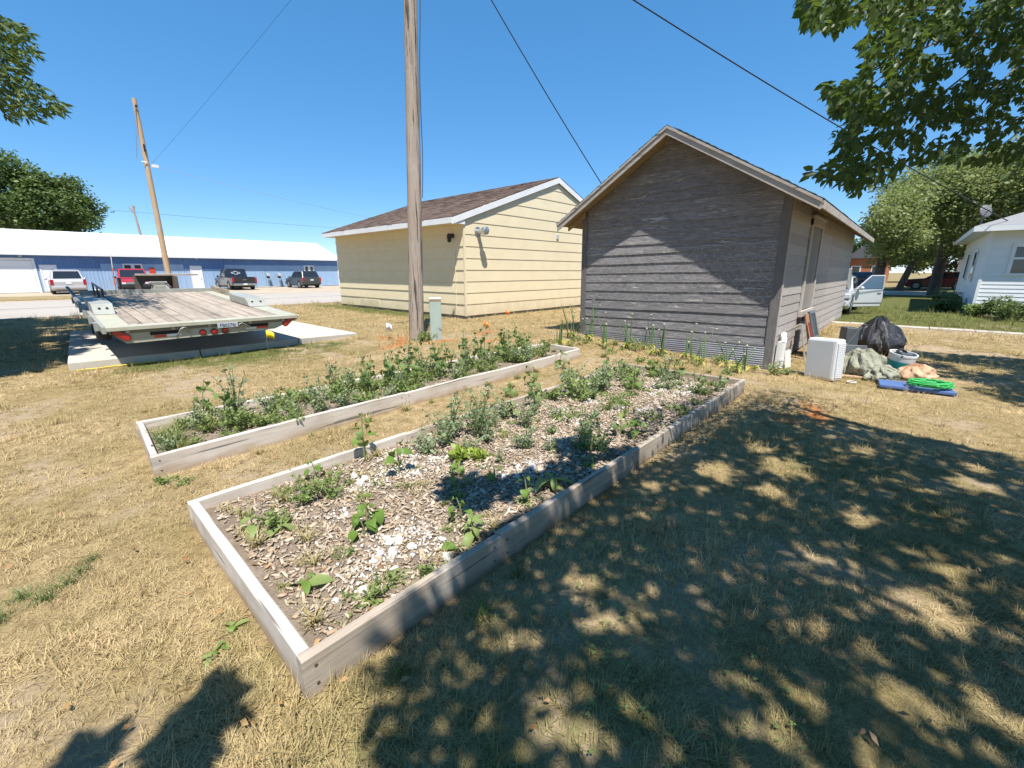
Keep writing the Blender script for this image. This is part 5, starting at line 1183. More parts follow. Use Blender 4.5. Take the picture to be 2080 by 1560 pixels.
tree('maple_tree', 'large pale green tree with thick trunk beyond the grass on the right', (42.4, -1.1, 0), 3.0, .30, (0, -2.0, 6.0), (6.5, 5.2, 3.1), 230, 260, 1.5, .22, LF_MID, 1, cut=2.3)
tree('maple_tree', 'darker tree with a leaning trunk left of the large pale tree', (52, .9, 0), 3.6, .24, (0, -.3, 6.0), (5, 3.6, 3.6), 170, 200, 1.4, .28, LF_DARK, 2, cut=1.9, lean=(.2, -.8))
tree('maple_tree', 'dark tree directly behind the grey shed roof edge', (36, 1.7, 0), 2.6, .26, (0, -.4, 4.4), (3, 1.3, 2.2), 90, 200, .9, .2, LF_MID, 3, cut=1.8)
tree('maple_tree', 'dark tree filling the gap beside the white house wall', (58, -6.5, 0), 3.6, .36, (0, 0, 6.6), (7, 7, 4.6), 170, 180, 1.6, .3, LF_DARK, 4, cut=2.0)
tree('oak_tree', 'big round dark tree rising behind the blue building', (1.4, 78, 0), 4, .6, (0, 0, 9.2), (7.2, 7.6, 4.7), 280, 190, 1.4, .38, LF_FAR, 6)
tree('oak_tree', 'smaller tree cut by the left edge behind the blue building', (-8, 80, 0), 4, .5, (0, 0, 9.2), (6.5, 6.5, 5.2), 170, 100, 1.6, .55, LF_FAR, 7)
for i, (x, y) in enumerate(((92, 12), (90, 4), (95, -3), (90, -11), (94, -19), (92, -28))):
    tree('far_tree', ['far dark tree at the left end of the row across the side street', 'far dark tree behind the brick house', 'far dark tree behind the thick trunk', 'far dark tree behind the maroon cars', 'far dark tree hidden behind the white house corner', 'far dark tree behind the white house'][i], (x, y, 0), 2.5, .3, (0, 0, 4.6), (4.5, 5, 3.2), 90, 90, 1.3, .5, LF_DARK, 60 + i, group='trees across the side street')
for i, (x, y, s, lab) in enumerate(((21.9, -2.75, 1.0, 'dark shrub at the foot of the white house, nearest the right edge'), (22.9, -2.5, .85, 'leafy shrub below the white house window'), (23.4, -2.0, .6, 'small bright vine at the white house corner'), (25.2, -1.15, .75, 'shrub in shade beside the white house corner'), (27.0, -1.2, .9, 'shrub in shade along the side of the white house'), (29.5, -1.3, 1.0, 'farthest shaded shrub along the white house'), (22.3, -3.9, 1.0, 'shrub hugging the house wall past the right edge'))):
    rng = np.random.default_rng(40 + i); t = thing('shrub', lab, 'shrub', (x, y, 0), group='shrubs around the white house'); hh = .75 * s
    for k in range(5): a = k * 1.3; MB().tube([(0, 0, 0), (.25 * s * math.cos(a), .25 * s * math.sin(a), hh * .8)], [.02, .008], 5).build('stem', BARK, t)
    C = crown_pts(rng, (0, 0, hh * .55), (.55 * s, .6 * s, hh * .42), 26, 70, .22); C = C[C[:, 2] > .02]; link('foliage', leaves(C, .09, .6, LF_DARK if i not in (2,) else WEED, 'foliage', rng), t)
# ================================================================ TRAILER
TP = plain('trailer_greygreen_paint', (.46, .45, .36), .55, (.38, .365, .28), 5, vary=.05)
TPS = plain('trailer_fender_steel', (.36, .37, .34), .5, (.27, .275, .25), 4)
PLK = wood('trailer_deck_plank', (.43, .365, .30), (.30, .25, .20), axis=1, grain=26, vary=.35, third=(.22, .18, .155))
RUB = plain('tyre_rubber', (.018, .018, .018), .85, (.03, .03, .03), 12)
REDL = plain('red_lens', (.40, .012, .016), .15, (.30, .008, .012), 8, coat=.6)
REDT = plain('red_reflective_tape', (.70, .06, .02), .4); WHT = plain('white_reflective_tape', (.78, .80, .80), .4)
STEEL = plain('bare_steel', (.42, .41, .38), .45, (.30, .28, .25), 10, metal=.6)
YP = plain('yellow_paint', (.75, .55, .02), .6)
ORF = plain('orange_flag_plastic', (.85, .16, .01), .5); YEF = plain('yellow_flag_plastic', (.85, .62, .01), .5); WHF = plain('white_flag_plastic', (.82, .82, .82), .5)
tl = thing('flatbed_trailer', 'grey green flatbed trailer with wooden deck and red oval tail lights', 'trailer', (.71, 9.6, .71), rot=(rad(3.2), 0, 0))
W = 2.99; LT = 5.9
# deck planks and steel rim
nP = 13; pw = (W - .62) / nP
for i in range(nP):
    x = .31 + i * pw; MB().box(x + .006, x + pw - .006, .14, LT - .1, -.045 + .003 * (i % 3), .0 + .003 * (i % 3)).build('deck_plank', PLK, tl)
MB().box(-.01, W + .01, -.055, .138, -.055, .012).build('rear_rim', TP, tl, bevel=.006)
for x0, x1 in ((0.0, .305), (W - .305, W)): MB().box(x0, x1, .14, LT, -.05, .006).build('side_deck_plate', TP, tl)
rp = MB(); prof = [(.0, -.058), (W, -.055), (W - .03, -.09), (W - .44, -.25), (.22, -.285), (.03, -.10)]
rp.prism(prof, 'y', .012, .05); rp.build('rear_plate', TP, tl)
MB().box(.02, W - .02, .0, .012, -.115, -.056).build('rim_shade_strip', plain('trailer_shadow_paint', (.20, .195, .15), .6), tl)  # darker strip paints the rim's shade onto the top of the rear plate
for x0, x1 in ((.54, .96), (2.05, 2.43)):
    s_ = MB().box(x0, x1, .004, .03, -.175, -.095).build('ramp_slot', DARK, tl)
for (x0, x1, m_, z0) in ((.59, .76, REDT, -.225), (.762, .98, WHT, -.222), (2.02, 2.21, WHT, -.215), (2.212, 2.42, REDT, -.213)): MB().box(x0, x1, .005, .0115, z0, z0 + .042).build('reflective_tape', m_, tl)
for x in (1.30, 1.48, 1.66):
    lt = MB().tube([(x, .013, -.20), (x, -.006, -.20)], .056, 18).build('brake_light', BLK, tl, smooth=True); MB().tube([(x, -.004, -.20), (x, -.014, -.20)], [.045, .038], 18).build('lens', REDL, lt, smooth=True)
for (xa, za, xb, zb) in ((.10, -.085, .23, -.185), (2.86, -.075, 2.76, -.165)):
    a, b = Vector((xa, .0, za)), Vector((xb, .0, zb)); d = (b - a).normalized(); n_ = Vector((d.z, 0, -d.x))
    def stad(r, ext, y0, y1, mt, nm, par):
        pr = [];
        for k in range(9): t = math.pi * k / 8; pr.append(b + d * ext * 0 + (d * math.sin(t) + n_ * math.cos(t)) * r)
        for k in range(9): t = math.pi * k / 8; pr.append(a - (d * math.sin(t) + n_ * math.cos(t)) * r)
        vs = [(p.x, y0, p.z) for p in pr] + [(p.x, y1, p.z) for p in pr]; k = len(pr)
        return MB().add(vs, [tuple(range(k)), tuple(range(2*k-1, k-1, -1))] + [(i, i+k, (i+1) % k + k, (i+1) % k) for i in range(k)]).build(nm, mt, par)
    tlg = stad(.055, 0, -.012, .012, BLK, 'tail_light', tl); stad(.044, 0, -.024, -.013, REDL, 'lens', tlg)
for (p0, p1, p2) in (((.90, -.22), (1.0, -.07), (1.10, -.19)), ((1.87, -.16), (1.92, -.07), (2.10, -.17))):
    MB().tube([(p0[0], .0, p0[1]), (p0[0] + .01, -.05, p0[1] + .02), (p1[0] - .03, -.07, p1[1] - .02), (p1[0] + .02, -.07, p1[1]), (p1[0] + .05, -.065, p1[1] - .02), (p2[0], -.01, p2[1])], .013, 7).build('tie_hook', STEEL, tl, smooth=True)
for x in (.25, .87, 1.42, 2.10, 2.72): MB().prism([(x - .035, -.105), (x + .035, -.105), (x + .01, -.045), (x - .01, -.045)], 'y', -.02, .0).build('lug', STEEL, tl)
lpt = MB().box(1.53, 1.87, -.068, -.060, -.135, -.045).build('licence_plate', plain('plate_face', (.50, .54, .60), .5), tl, bevel=.004)
fc = bpy.data.curves.new('plate_number', 'FONT'); fc.body = 'FB6576J'; fc.size = .085; fc.align_x = 'CENTER'; fc.align_y = 'CENTER'; fc.extrude = .001; fc.materials.append(plain('plate_ink', (.03, .04, .09), .6))
tmp = bpy.data.objects.new('tmp', fc); pm_ = bpy.data.meshes.new_from_object(tmp); bpy.data.objects.remove(tmp)
fo = link('plate_number', pm_, lpt, (1.70, -.070, -.090), (rad(90), 0, 0), (.95, 1.05, 1))
MB().box(.0, .07, -.008, .0, -.05, .0).build('reflective_tape', REDT, tl); MB().tube([(W + .01, .06, -.03), (W + .07, .06, -.03)], .025, 8).build('side_marker', TP, tl)
# side rails with stake pockets
for x0 in (-.05, W - .0): MB().box(x0, x0 + .05, .1, LT, -.11, .0).build('side_rail', TPS, tl)
for k in range(6): MB().box(-.10, -.051, .6 + k * .9, .72 + k * .9, -.13, .01).build('stake_pocket', TPS, tl)
# long frame beams, axles, wheels
for x in (.65, W - .75): MB().box(x, x + .1, .2, LT + .4, -.28, -.06).build('frame_beam', TP, tl)
for k in range(8): MB().box(.1, W - .1, .5 + k * .68, .56 + k * .68, -.12, -.05).build('cross_member', TP, tl)
for yy in (2.6, 3.45):
    MB().tube([(.15, yy, -.36), (W - .15, yy, -.36)], .05, 8).build('axle', BLK, tl)
    for xx in (.02, W - .24):
        wh = MB().tube([(xx, yy, -.33), (xx + .02, yy, -.33), (xx + .20, yy, -.33), (xx + .22, yy, -.33)], [.27, .30, .30, .27], 22).build('wheel', RUB, tl, smooth=True); MB().tube([(xx - .005, yy, -.33), (xx + .225, yy, -.33)], .17, 16).build('rim', STEEL, wh)
# box fenders standing on the deck
for (x0, x1) in ((.0, .31), (W - .36, W + .02)):
    fd = MB(); fd.prism([(1.66, .012), (1.90, .19), (3.10, .19), (3.10, .012)], 'x', x0, x1); f_o = fd.build('fender', TPS, tl, bevel=.012)
    for xx in (x0 + .1, x1 - .1): MB().tube([(xx, 1.80, .10), (xx, 1.775, .118)], .022, 8).build('fender_hole', DARK, f_o)
MB().box(.1, W, LT - .1, LT, -.05, .10).build('front_rail', TPS, tl); MB().box(W - .06, W, 4.4, LT, .0, .16).build('front_side_board', PLK, tl)
MB().tube([(.35, 3.6, .30), (.35, 5.6, .30)], .025, 6).build('hand_rail', BLK, tl)
for (x, y) in ((.35, 3.7), (.35, 4.7), (.35, 5.55)): MB().tube([(x, y, .0), (x, y, .3)], .02, 6).build('rail_post', BLK, tl)
MB().tube([(-.02, 4.4, .0), (-.06, 5.0, .10), (-.10, 5.7, .20)], .035, 8).build('ramp_arm', BLK, tl)
MB().tube([(-.05, 3.6, .0), (-.07, 4.0, .06), (-.08, 4.4, .10)], [.03, .05, .03], 8).build('ramp_spring', STEEL, tl)
# tongue with head panel, jack and plank laid over it
for sx in (-1, 1): MB().hexa([(W/2 + sx*.9 - .05, LT, -.25), (W/2 + sx*.9 + .05, LT, -.25), (W/2 + sx*.05 + .05, LT + 2.0, -.25), (W/2 + sx*.05 - .05, LT + 2.0, -.25), (W/2 + sx*.9 - .05, LT, -.1), (W/2 + sx*.9 + .05, LT, -.1), (W/2 + sx*.05 + .05, LT + 2.0, -.1), (W/2 + sx*.05 - .05, LT + 2.0, -.1)]).build('tongue_beam', TP, tl)
HP = plain('rusty_dark_steel', (.10, .085, .07), .7, (.17, .12, .08), 4, bump=.3)
hp = MB(); arch = [(1.30, -.12), (1.30, .42), (2.22, .42), (2.22, -.12), (2.08, -.12), (2.08, .14), (1.98, .25), (1.56, .25), (1.46, .14), (1.46, -.12)]
vs = [(p, LT + .75, q) for p, q in arch] + [(p, LT + .81, q) for p, q in arch]
quads = [(0, 1, 8, 9), (1, 2, 7, 8), (2, 3, 4, 5), (2, 5, 6, 7)]; hp.add(vs, quads + [tuple(i + 10 for i in f[::-1]) for f in quads] + [(i, i + 10, (i+1) % 10 + 10, (i+1) % 10) for i in range(10)]); hp.build('head_panel', HP, tl)
MB().box(2.14, 2.22, LT + .3, LT + .75, -.12, .42).build('head_panel_side', HP, tl)
MB().prism([(1.60, -.08), (1.98, -.08), (1.90, .16), (1.66, .16)], 'y', LT + .35, LT + .7).build('winch_box', TP, tl, bevel=.01)
MB().box(1.62, 1.92, LT + .4, LT + .62, .162, .26).build('winch', STEEL, tl, bevel=.01); MB().tube([(1.58, LT + .5, .22), (1.98, LT + .5, .22)], .05, 10).build('winch_drum', STEEL, tl); MB().tube([(1.95, LT + .38, .18), (2.05, LT + .38, .10)], .02, 6).build('winch_handle', STEEL, tl)
MB().box(1.1, 2.55, LT + .62, LT + .80, .425, .465).build('head_plank', PLK, tl, rot=(0, 0, 0)).rotation_euler = (0, 0, rad(-2))
jk = MB().tube([(1.0, LT + .9, -.55), (1.0, LT + .9, .35)], .04, 8).build('jack', BLK, tl)
# marker rod and painted electrical box past the trailer
rod = thing('marker_rod', 'thin orange and white marker rod standing beyond the trailer front', 'marker rod', (1.55, 16.6, 0)); MB().tube([(0, 0, 0), (.06, 0, 1.0)], .014, 6).build('lower_rod', NEWP, rod); MB().tube([(.06, 0, 1.0), (.10, 0, 1.7)], .012, 6).build('middle_rod', ORF, rod); MB().tube([(.10, 0, 1.7), (.14, 0, 2.25)], .010, 6).build('upper_rod', WHITE, rod)
pb = thing('grey_pedestal', 'small grey green utility box behind the right trailer fender', 'utility box', (4.42, 15.9, 0)); GPB = plain('pedestal_greygreen', (.36, .42, .39), .5, (.30, .36, .33), 4)
MB().box(-.14, .14, -.12, .12, 0, .88).build('body', GPB, pb, bevel=.01); MB().box(-.17, .17, -.15, .15, .882, .96).build('lid', GPB, pb, bevel=.02)
# green telephone pedestal by the pole
pd = thing('phone_pedestal', 'tall grey green phone pedestal with pale cap beside the utility pole', 'pedestal', (6.42, 8.33, 0), rad(-38))
PDM = plain('pedestal_green', (.36, .43, .39), .5, (.31, .375, .335), 3, vary=.03)
MB().box(-.135, .135, -.11, .11, -.05, .93).build('body', PDM, pd, bevel=.012); MB().box(-.142, .142, -.118, .118, .955, 1.01).build('cap', plain('pedestal_cap', (.62, .66, .62), .5), pd, bevel=.02); MB().box(-.138, .138, -.114, .114, .931, .953).build('band', plain('rust_band', (.42, .24, .12), .7), pd)
for k in range(4): MB().ell((-.14, .02, .2 + k * .2), (.012, .012, .012), 6, 5).build('rivet', STEEL, pd)
MB().tube([(.06, -.115, .30), (.09, -.14, .31), (.12, -.13, .28), (.14, -.115, .30)], .006, 6).build('latch', STEEL, pd); MB().box(-.15, -.137, -.09, -.03, .0, .26).build('post', plain('post_grey', (.55, .52, .48), .7), pd)

# ---- utility marking flags
def flag(x, y, mat, lab, h=.42, fw=.13, fh=.11, turn=0., lean=.0):
    f = thing('marking_flag', lab, 'flag', (x, y, gz(x, y)), rad(turn), group='utility marking flags'); MB().tube([(0, 0, 0), (lean, 0, h)], .003, 5).build('wire', STEEL, f)
    mb = MB(); n = 5
    vs = []
    for i in range(n + 1):
        t = i / n; dz = -.045 * t * t; yy = .022 * math.sin(t * 4)
        vs += [(lean + t * fw, yy, h - fh + dz), (lean + t * fw, yy + .008, h + dz * 1.3)]
    mb.add(vs, [(2*i, 2*i+2, 2*i+3, 2*i+1) for i in range(n)]); o = mb.build('pennant', mat, f, smooth='all'); sm = o.modifiers.new('thick', 'SOLIDIFY'); sm.thickness = .001
    return f, o
f, o = flag(5.62, 9.24, WHF, 'white marking flag with dark print on the dry lawn left of the pole', .40, .13, .16, -42)
for (a, b, c_, d) in ((.035, .10, .335, .35), (.04, .085, .285, .295), (.05, .10, .31, .322)): MB().box(a, b, -.012, -.008, c_, d).build('print', BLK, o)
flag(10.7, 10.05, ORF, 'orange marking flag close to the garage wall', .34, .12, .12, -42); flag(7.45, 7.80, ORF, 'orange marking flag between the pedestal and the far bed', .38, .13, .12, -42, .03)
flag(3.02, 9.45, YEF, 'yellow marking flag in front of the trailer plate', .46, .16, .15, -42)

# ================================================================ VEHICLES
CHROME = plain('chrome', (.6, .6, .6), .15, metal=.9); TINT = glassy('tinted_glass', (.015, .017, .022), .04); BLKP = plain('black_trim', (.02, .02, .022), .5); PLATE = plain('white_plate', (.75, .76, .78), .5)
def paintm(name, col): return plain(name, col, .28, tuple(c * .93 for c in col), 1.5, metal=.25, coat=.7)
def car(name, label, loc, rz, body, kind, L=4.6, Wd=1.85, Hh=1.7):
    """front is +x; kind: suv / pickup / sedan"""
    t = thing(name, label, 'pickup truck' if kind == 'pickup' else 'car', loc, rz); hw = Wd / 2; h = L / 2
    if kind == 'pickup': belt, cb0, cb1, ct0, ct1 = 1.12, -.55, 1.25, -.42, .62; side = [(-h, .48), (-h + .03, 1.10), (-.62, 1.12), (1.3, 1.12), (h - .45, 1.05), (h - .05, .92), (h, .45), (h - .2, .34), (-h + .25, .38)]
    elif kind == 'suv': belt, cb0, cb1, ct0, ct1 = 1.02, -h + .10, .95, -h + .45, .15; side = [(-h + .02, .42), (-h, .9), (-h + .07, 1.03), (.9, 1.03), (h - .25, .93), (h - .03, .75), (h, .42), (h - .2, .26), (-h + .2, .28)]
    else: belt, cb0, cb1, ct0, ct1 = .93, -1.55, 1.05, -.95, .25; side = [(-h, .42), (-h + .02, .88), (-1.5, .96), (1.0, .94), (h - .3, .80), (h - .03, .62), (h, .38), (h - .2, .24), (-h + .2, .26)]
    b = MB().prism(side, 'y', -hw, hw).build('body', body, t, bevel=.07)
    tw = hw - (.20 if kind != 'pickup' else .17); bw = hw - .05; zt = Hh
    cb = [(cb0, -bw, belt - .03), (cb1, -bw, belt - .03), (cb1, bw, belt - .03), (cb0, bw, belt - .03), (ct0, -tw, zt - .04), (ct1, -tw, zt - .06), (ct1, tw, zt - .06), (ct0, tw, zt - .04)]
    MB().hexa(cb).build('cabin', body, t, bevel=.05)
    MB().hexa([(ct0 - .02, -tw + .04, zt - .045), (ct1, -tw + .04, zt - .065), (ct1, tw - .04, zt - .065), (ct0 - .02, tw - .04, zt - .045), (ct0 + .1, -tw + .14, zt), (ct1 - .15, -tw + .14, zt - .02), (ct1 - .15, tw - .14, zt - .02), (ct0 + .1, tw - .14, zt)]).build('roof', body, t, bevel=.02)
    def face(p, ins_u, ins0, ins1, nm, off=.006, mat=TINT):
        P = [Vector(q) for q in p]; a, b_, c_, d_ = P; lerp = lambda s, q: (a.lerp(b_, s)).lerp(d_.lerp(c_, s), q); n_ = (b_ - a).cross(d_ - a).normalized() * off
        q = [lerp(ins_u, ins0), lerp(1 - ins_u, ins0), lerp(1 - ins_u, ins1), lerp(ins_u, ins1)]
        return MB().add([x + n_ for x in q] + [x - n_ for x in q], [(0, 1, 2, 3), (7, 6, 5, 4), (0, 4, 5, 1), (1, 5, 6, 2), (2, 6, 7, 3), (3, 7, 4, 0)]).build(nm, mat, t)
    rw = face([cb[3], cb[0], cb[4], cb[7]], .07, .16, .90, 'rear_window'); face([cb[1], cb[2], cb[6], cb[5]], .06, .10, .92, 'windshield')
    for s, (i0, i1, i2, i3) in ((-1, (0, 1, 5, 4)), (1, (2, 3, 7, 6))):
        A, B, C_, D_ = [Vector(cb[i]) for i in (i0, i1, i2, i3)]; mid0, mid1 = A.lerp(B, .5), D_.lerp(C_, .5)
        face([A, mid0, mid1, D_], .06, .14, .9, 'side_window'); face([mid0, B, C_, mid1], .06, .14, .9, 'side_window')
        MB().ell((cb1 - .25 if kind != 'pickup' else .95, s * (hw + .12), belt + .06), (.07, .11, .08), 10, 8).build('mirror', body if kind != 'pickup' else BLKP, t, smooth=True)
        for dx in (-.2, .75): MB().box(dx, dx + .16, *sorted((s * (hw + .002), s * (hw + .03))), belt - .18, belt - .14).build('door_handle', BLKP, t)
        for xd in (-.35, .62): MB().box(xd, xd + .012, *sorted((s * (hw - .02), s * (hw + .003))), .4, belt - .03).build('door_seam', BLKP, t)
        MB().box(-h + .9, h - .95, *sorted((s * (hw - .06), s * (hw + .01))), .24, .32).build('sill', BLKP, t)
    R = .37 if kind == 'pickup' else (.35 if kind == 'suv' else .32)
    for xw in (-h + .95 if kind != 'pickup' else -h + 1.2, h - .92):
        for s in (-1, 1):
            y0 = s * (hw - .20); y1 = s * (hw + .012)
            MB().tube([(xw, s * (hw - .1), R + .03), (xw, s * (hw + .006), R + .03)], R + .07, 22).build('wheel_arch', BLKP, t)
            wh = MB().tube([(xw, y0, R), (xw, y0 + s * .02, R), (xw, y1 - s * .02, R), (xw, y1, R)], [R - .03, R, R, R - .03], 22).build('wheel', RUB, t, smooth=True)
            rm = MB().tube([(xw, y1 - s * .03, R), (xw, y1 + s * .004, R)], R * .64, 18).build('rim', STEEL, wh)
    tail = .86 if kind == 'pickup' else .82
    for s in (-1, 1):
        lw = .16 if kind != 'suv' else .18
        MB().box(-h - .012, -h + .2, *sorted((s * (hw - lw), s * (hw + .008))), tail - .16, tail + (.22 if kind != 'sedan' else .06)).build('tail_light', REDL, t, bevel=.02)
        MB().box(h - .25, h + .004, *sorted((s * (hw - .42), s * (hw + .004))), .64, .80).build('headlight', plain('clear_lens', (.7, .72, .75), .12) if 'clear_lens' not in bpy.data.materials else bpy.data.materials['clear_lens'], t, bevel=.02)
    bm = CHROME if kind == 'pickup' else body
    MB().box(-h - .07, -h + .12, -hw + .06, hw - .06, .40, .60).build('rear_bumper', bm, t, bevel=.04); MB().box(h - .12, h + .07, -hw + .06, hw - .06, .34, .56).build('front_bumper', bm if kind != 'pickup' else BLKP, t, bevel=.04)
    MB().box(h - .06, h + .012, -hw + .45, hw - .45, .58, .84).build('grille', CHROME if kind == 'pickup' else BLKP, t, bevel=.01)
    MB().box(-h + .25, h - .25, -hw + .22, hw - .22, .22, .36).build('underbody', BLKP, t)
    MB().box(-h - (.085 if kind == 'pickup' else .014), -h - .0, -.16, .16, *((.46, .58) if kind == 'pickup' else (.74, .86))).build('licence_plate', PLATE, t)
    if kind == 'pickup':
        MB().box(-h + .08, -.7, -hw + .08, hw - .08, 1.085, 1.135).build('cargo_bed', BLKP, t); tg = MB().box(-h - .014, -h + .04, -hw + .18, hw - .18, .62, 1.1).build('tailgate', body, t, bevel=.012); MB().box(-h - .03, -h - .015, -.14, .14, .86, .93).build('tailgate_handle', CHROME, tg, bevel=.005)
    return t, rw
PS = paintm('silver_paint', (.50, .50, .51)); PB = paintm('black_metallic_paint', (.032, .032, .036)); PG = paintm('dark_green_paint', (.045, .055, .05)); PR = paintm('red_paint', (.50, .02, .025)); PM = paintm('maroon_paint', (.12, .015, .02)); PW = paintm('pale_silver_paint', (.60, .61, .62))
c1, _ = car('wagon', 'silver sport wagon seen from behind, parked by the white shop door', (1.95, 47.5, .012), rad(90), PS, 'suv', 4.55, 1.87, 1.74)
MB().box(-1.4, .1, -.62, -.58, 1.745, 1.785).build('roof_rack', BLKP, c1); MB().box(-1.4, .1, .58, .62, 1.745, 1.785).build('roof_rack', BLKP, c1)
c2, _ = car('pickup', 'red pickup facing the camera behind the trailer tongue', (5.75, 47.0, .012), rad(-90 - 4), PR, 'pickup', 5.4, 1.95, 1.85)
MB().box(2.74, 2.86, -.98, .98, .42, .68).build('push_bar', BLK, c2, bevel=.03)
c3, rw = car('pickup', 'black pickup with white emblem outline on its rear window', (13.05, 47.0, .012), rad(90), PB, 'pickup', 5.5, 1.98, 1.88)
# outline of the emblem on the rear glass
mb = MB(); hw_, hh_ = .36, .13; o_ = [(-hw_, -.05), (-hw_ + .05, .05), (-.12, .05), (-.10, hh_), (.14, hh_), (.12, .05), (hw_, .05), (hw_ - .05, -.05), (.12, -.05), (.10, -hh_), (-.14, -hh_), (-.12, -.05)]
cbz = Vector((-.55 + .13 * .53 - .014, 0, 1.09 + .76 * .53)); sl_ = .13 / .76
for (p, q) in zip(o_, o_[1:] + o_[:1]):
    a, b = Vector((0, p[0], p[1])), Vector((0, q[0], q[1])); d = (b - a).normalized(); n_ = Vector((0, -d.z, d.y)) * .016
    vs = [a - d*.016 - n_, b + d*.016 - n_, b + d*.016 + n_, a - d*.016 + n_]; mb.add([cbz + Vector((v.z * sl_, v.y, v.z)) for v in vs], [(0, 1, 2, 3)])
ob = mb.build('window_emblem', WHT, c3)
c4, _ = car('wagon', 'dark green compact wagon parked at the right end of the blue building', (19.15, 46.8, .012), rad(90), PG, 'suv', 4.5, 1.84, 1.68)
# silver car behind the shed, bonnet up and driver door open
c5, _ = car('sedan', 'silver car nosing out behind the grey shed with bonnet up and door open', (22.6, 2.55, .0), rad(180), PW, 'sedan', 4.7, 1.82, 1.46)
dr = thing('open_door', None, None); dr.parent = c5; dr.location = (1.30, .92, 0); dr.rotation_euler = (0, 0, rad(180 - 42))
MB().prism([(.0, .28), (1.15, .30), (1.20, .60), (1.16, .95), (.02, .93), (-.02, .6)], 'y', -.05, .05).build('door_skin', PW, dr, bevel=.025)
MB().prism([(.10, .95), (1.14, .97), (1.10, 1.43), (.62, 1.43)], 'y', -.022, .022).build('door_glass', glassy('blue_glass', (.05, .10, .16), .05), dr)
for (a, b) in (((.06, .95), (.60, 1.45)), ((.60, 1.45), (1.14, 1.45)), ((1.14, 1.45), (1.18, .95))): MB().tube([(a[0], 0, a[1]), (b[0], 0, b[1])], .028, 8).build('window_frame', PW, dr)
MB().box(.92, 1.08, -.075, -.05, .78, .83).build('door_handle', CHROME, dr, bevel=.01); MB().box(.0, 1.16, -.062, -.05, .42, .45).build('rub_strip', CHROME, dr); MB().ell((.10, -.17, 1.0), (.08, .11, .075), 12, 8).build('mirror', PW, dr, smooth=True)
MB().prism([(1.35, .96), (2.15, 1.72), (2.25, 1.70), (1.42, .93)], 'y', -.80, .80).build('raised_bonnet', PW, c5, bevel=.02); MB().tube([(2.0, .5, .8), (1.9, .5, 1.45)], .012, 6).build('bonnet_prop', STEEL, c5)

# ---- background behind the right-hand tree
BRICK = plain('far_brick', (.42, .16, .07), .9, (.34, .12, .06), 3); FSID = plain('far_grey_siding', (.42, .45, .46), .7, (.35, .38, .40), 2); FROOF = plain('far_roof', (.12, .12, .13), .9)
def farhouse(name, lab, x, y, w_, d_, h_, rh, mat, ny):
    t = thing(name, lab, 'house', (x, y, 0), group='houses across the side street'); MB().box(0, d_, -w_/2, w_/2, 0, h_).build('wall', mat, t)
    MB().prism([(-w_/2 - .4, h_), (w_/2 + .4, h_), (0, h_ + rh)], 'x', -.4, d_ + .4).build('roof', FROOF, t)
    for k in range(ny):
        yy = -w_/2 + w_ * (k + .5) / ny; wn = MB().box(-.04, .0, yy - .55, yy + .55, 1.1, 2.4).build('window', WHITE, t); MB().box(-.05, -.041, yy - .42, yy + .42, 1.22, 2.28).build('pane', GLASS, wn)
farhouse('far_house', 'grey sided house across the street behind the silver car', 74, 11.5, 7.5, 9, 3.2, 2.2, FSID, 3); farhouse('far_house', 'orange brick house across the street', 78, 5.2, 4.4, 9, 3.4, 2.2, BRICK, 2); farhouse('far_house', 'pale house across the street behind the thick trunk', 76, -8.5, 9, 9, 3.2, 2.3, HWHITE, 3); farhouse('far_house', 'grey house across the street hidden by foliage', 80, -21, 9, 9, 3.2, 2.3, FSID, 3)
for i, (x, y, col) in enumerate(((56.5, -1.6, PM), (57, -7.0, PM), (58.5, 5.2, PG))): car('parked_car', ['dark maroon car parked left of the thick tree trunk', 'dark maroon car parked between the tree trunk and the white house', 'dark car parked far behind the silver car door'][i], (x, y, 0), rad(88), col, 'suv', 4.6, 1.85, 1.6)
fn = thing('picket_fence', 'low weathered picket fence between the tree and the white house', 'fence', (38.5, -1.9, 0)); FW_ = wood('fence_wood', (.34, .28, .22), (.24, .2, .16), axis=2, grain=20)
for k in range(22): MB().box(0, .025, -.14 * k - .07, -.14 * k, .05, .95).build('picket', FW_, fn)
for zz in (.3, .75): MB().box(.026, .06, -3.1, 0, zz, zz + .08).build('rail', FW_, fn)
MB().prism([(-2.7, .3), (-3.9, .3), (-3.9, .62), (-2.7, .62)], 'x', 36.5, 37.2).build('orange_cart', plain('orange_tarp', (.80, .22, .03), .6), bevel=.05, label='low orange object beside the far fence', cat='cart')

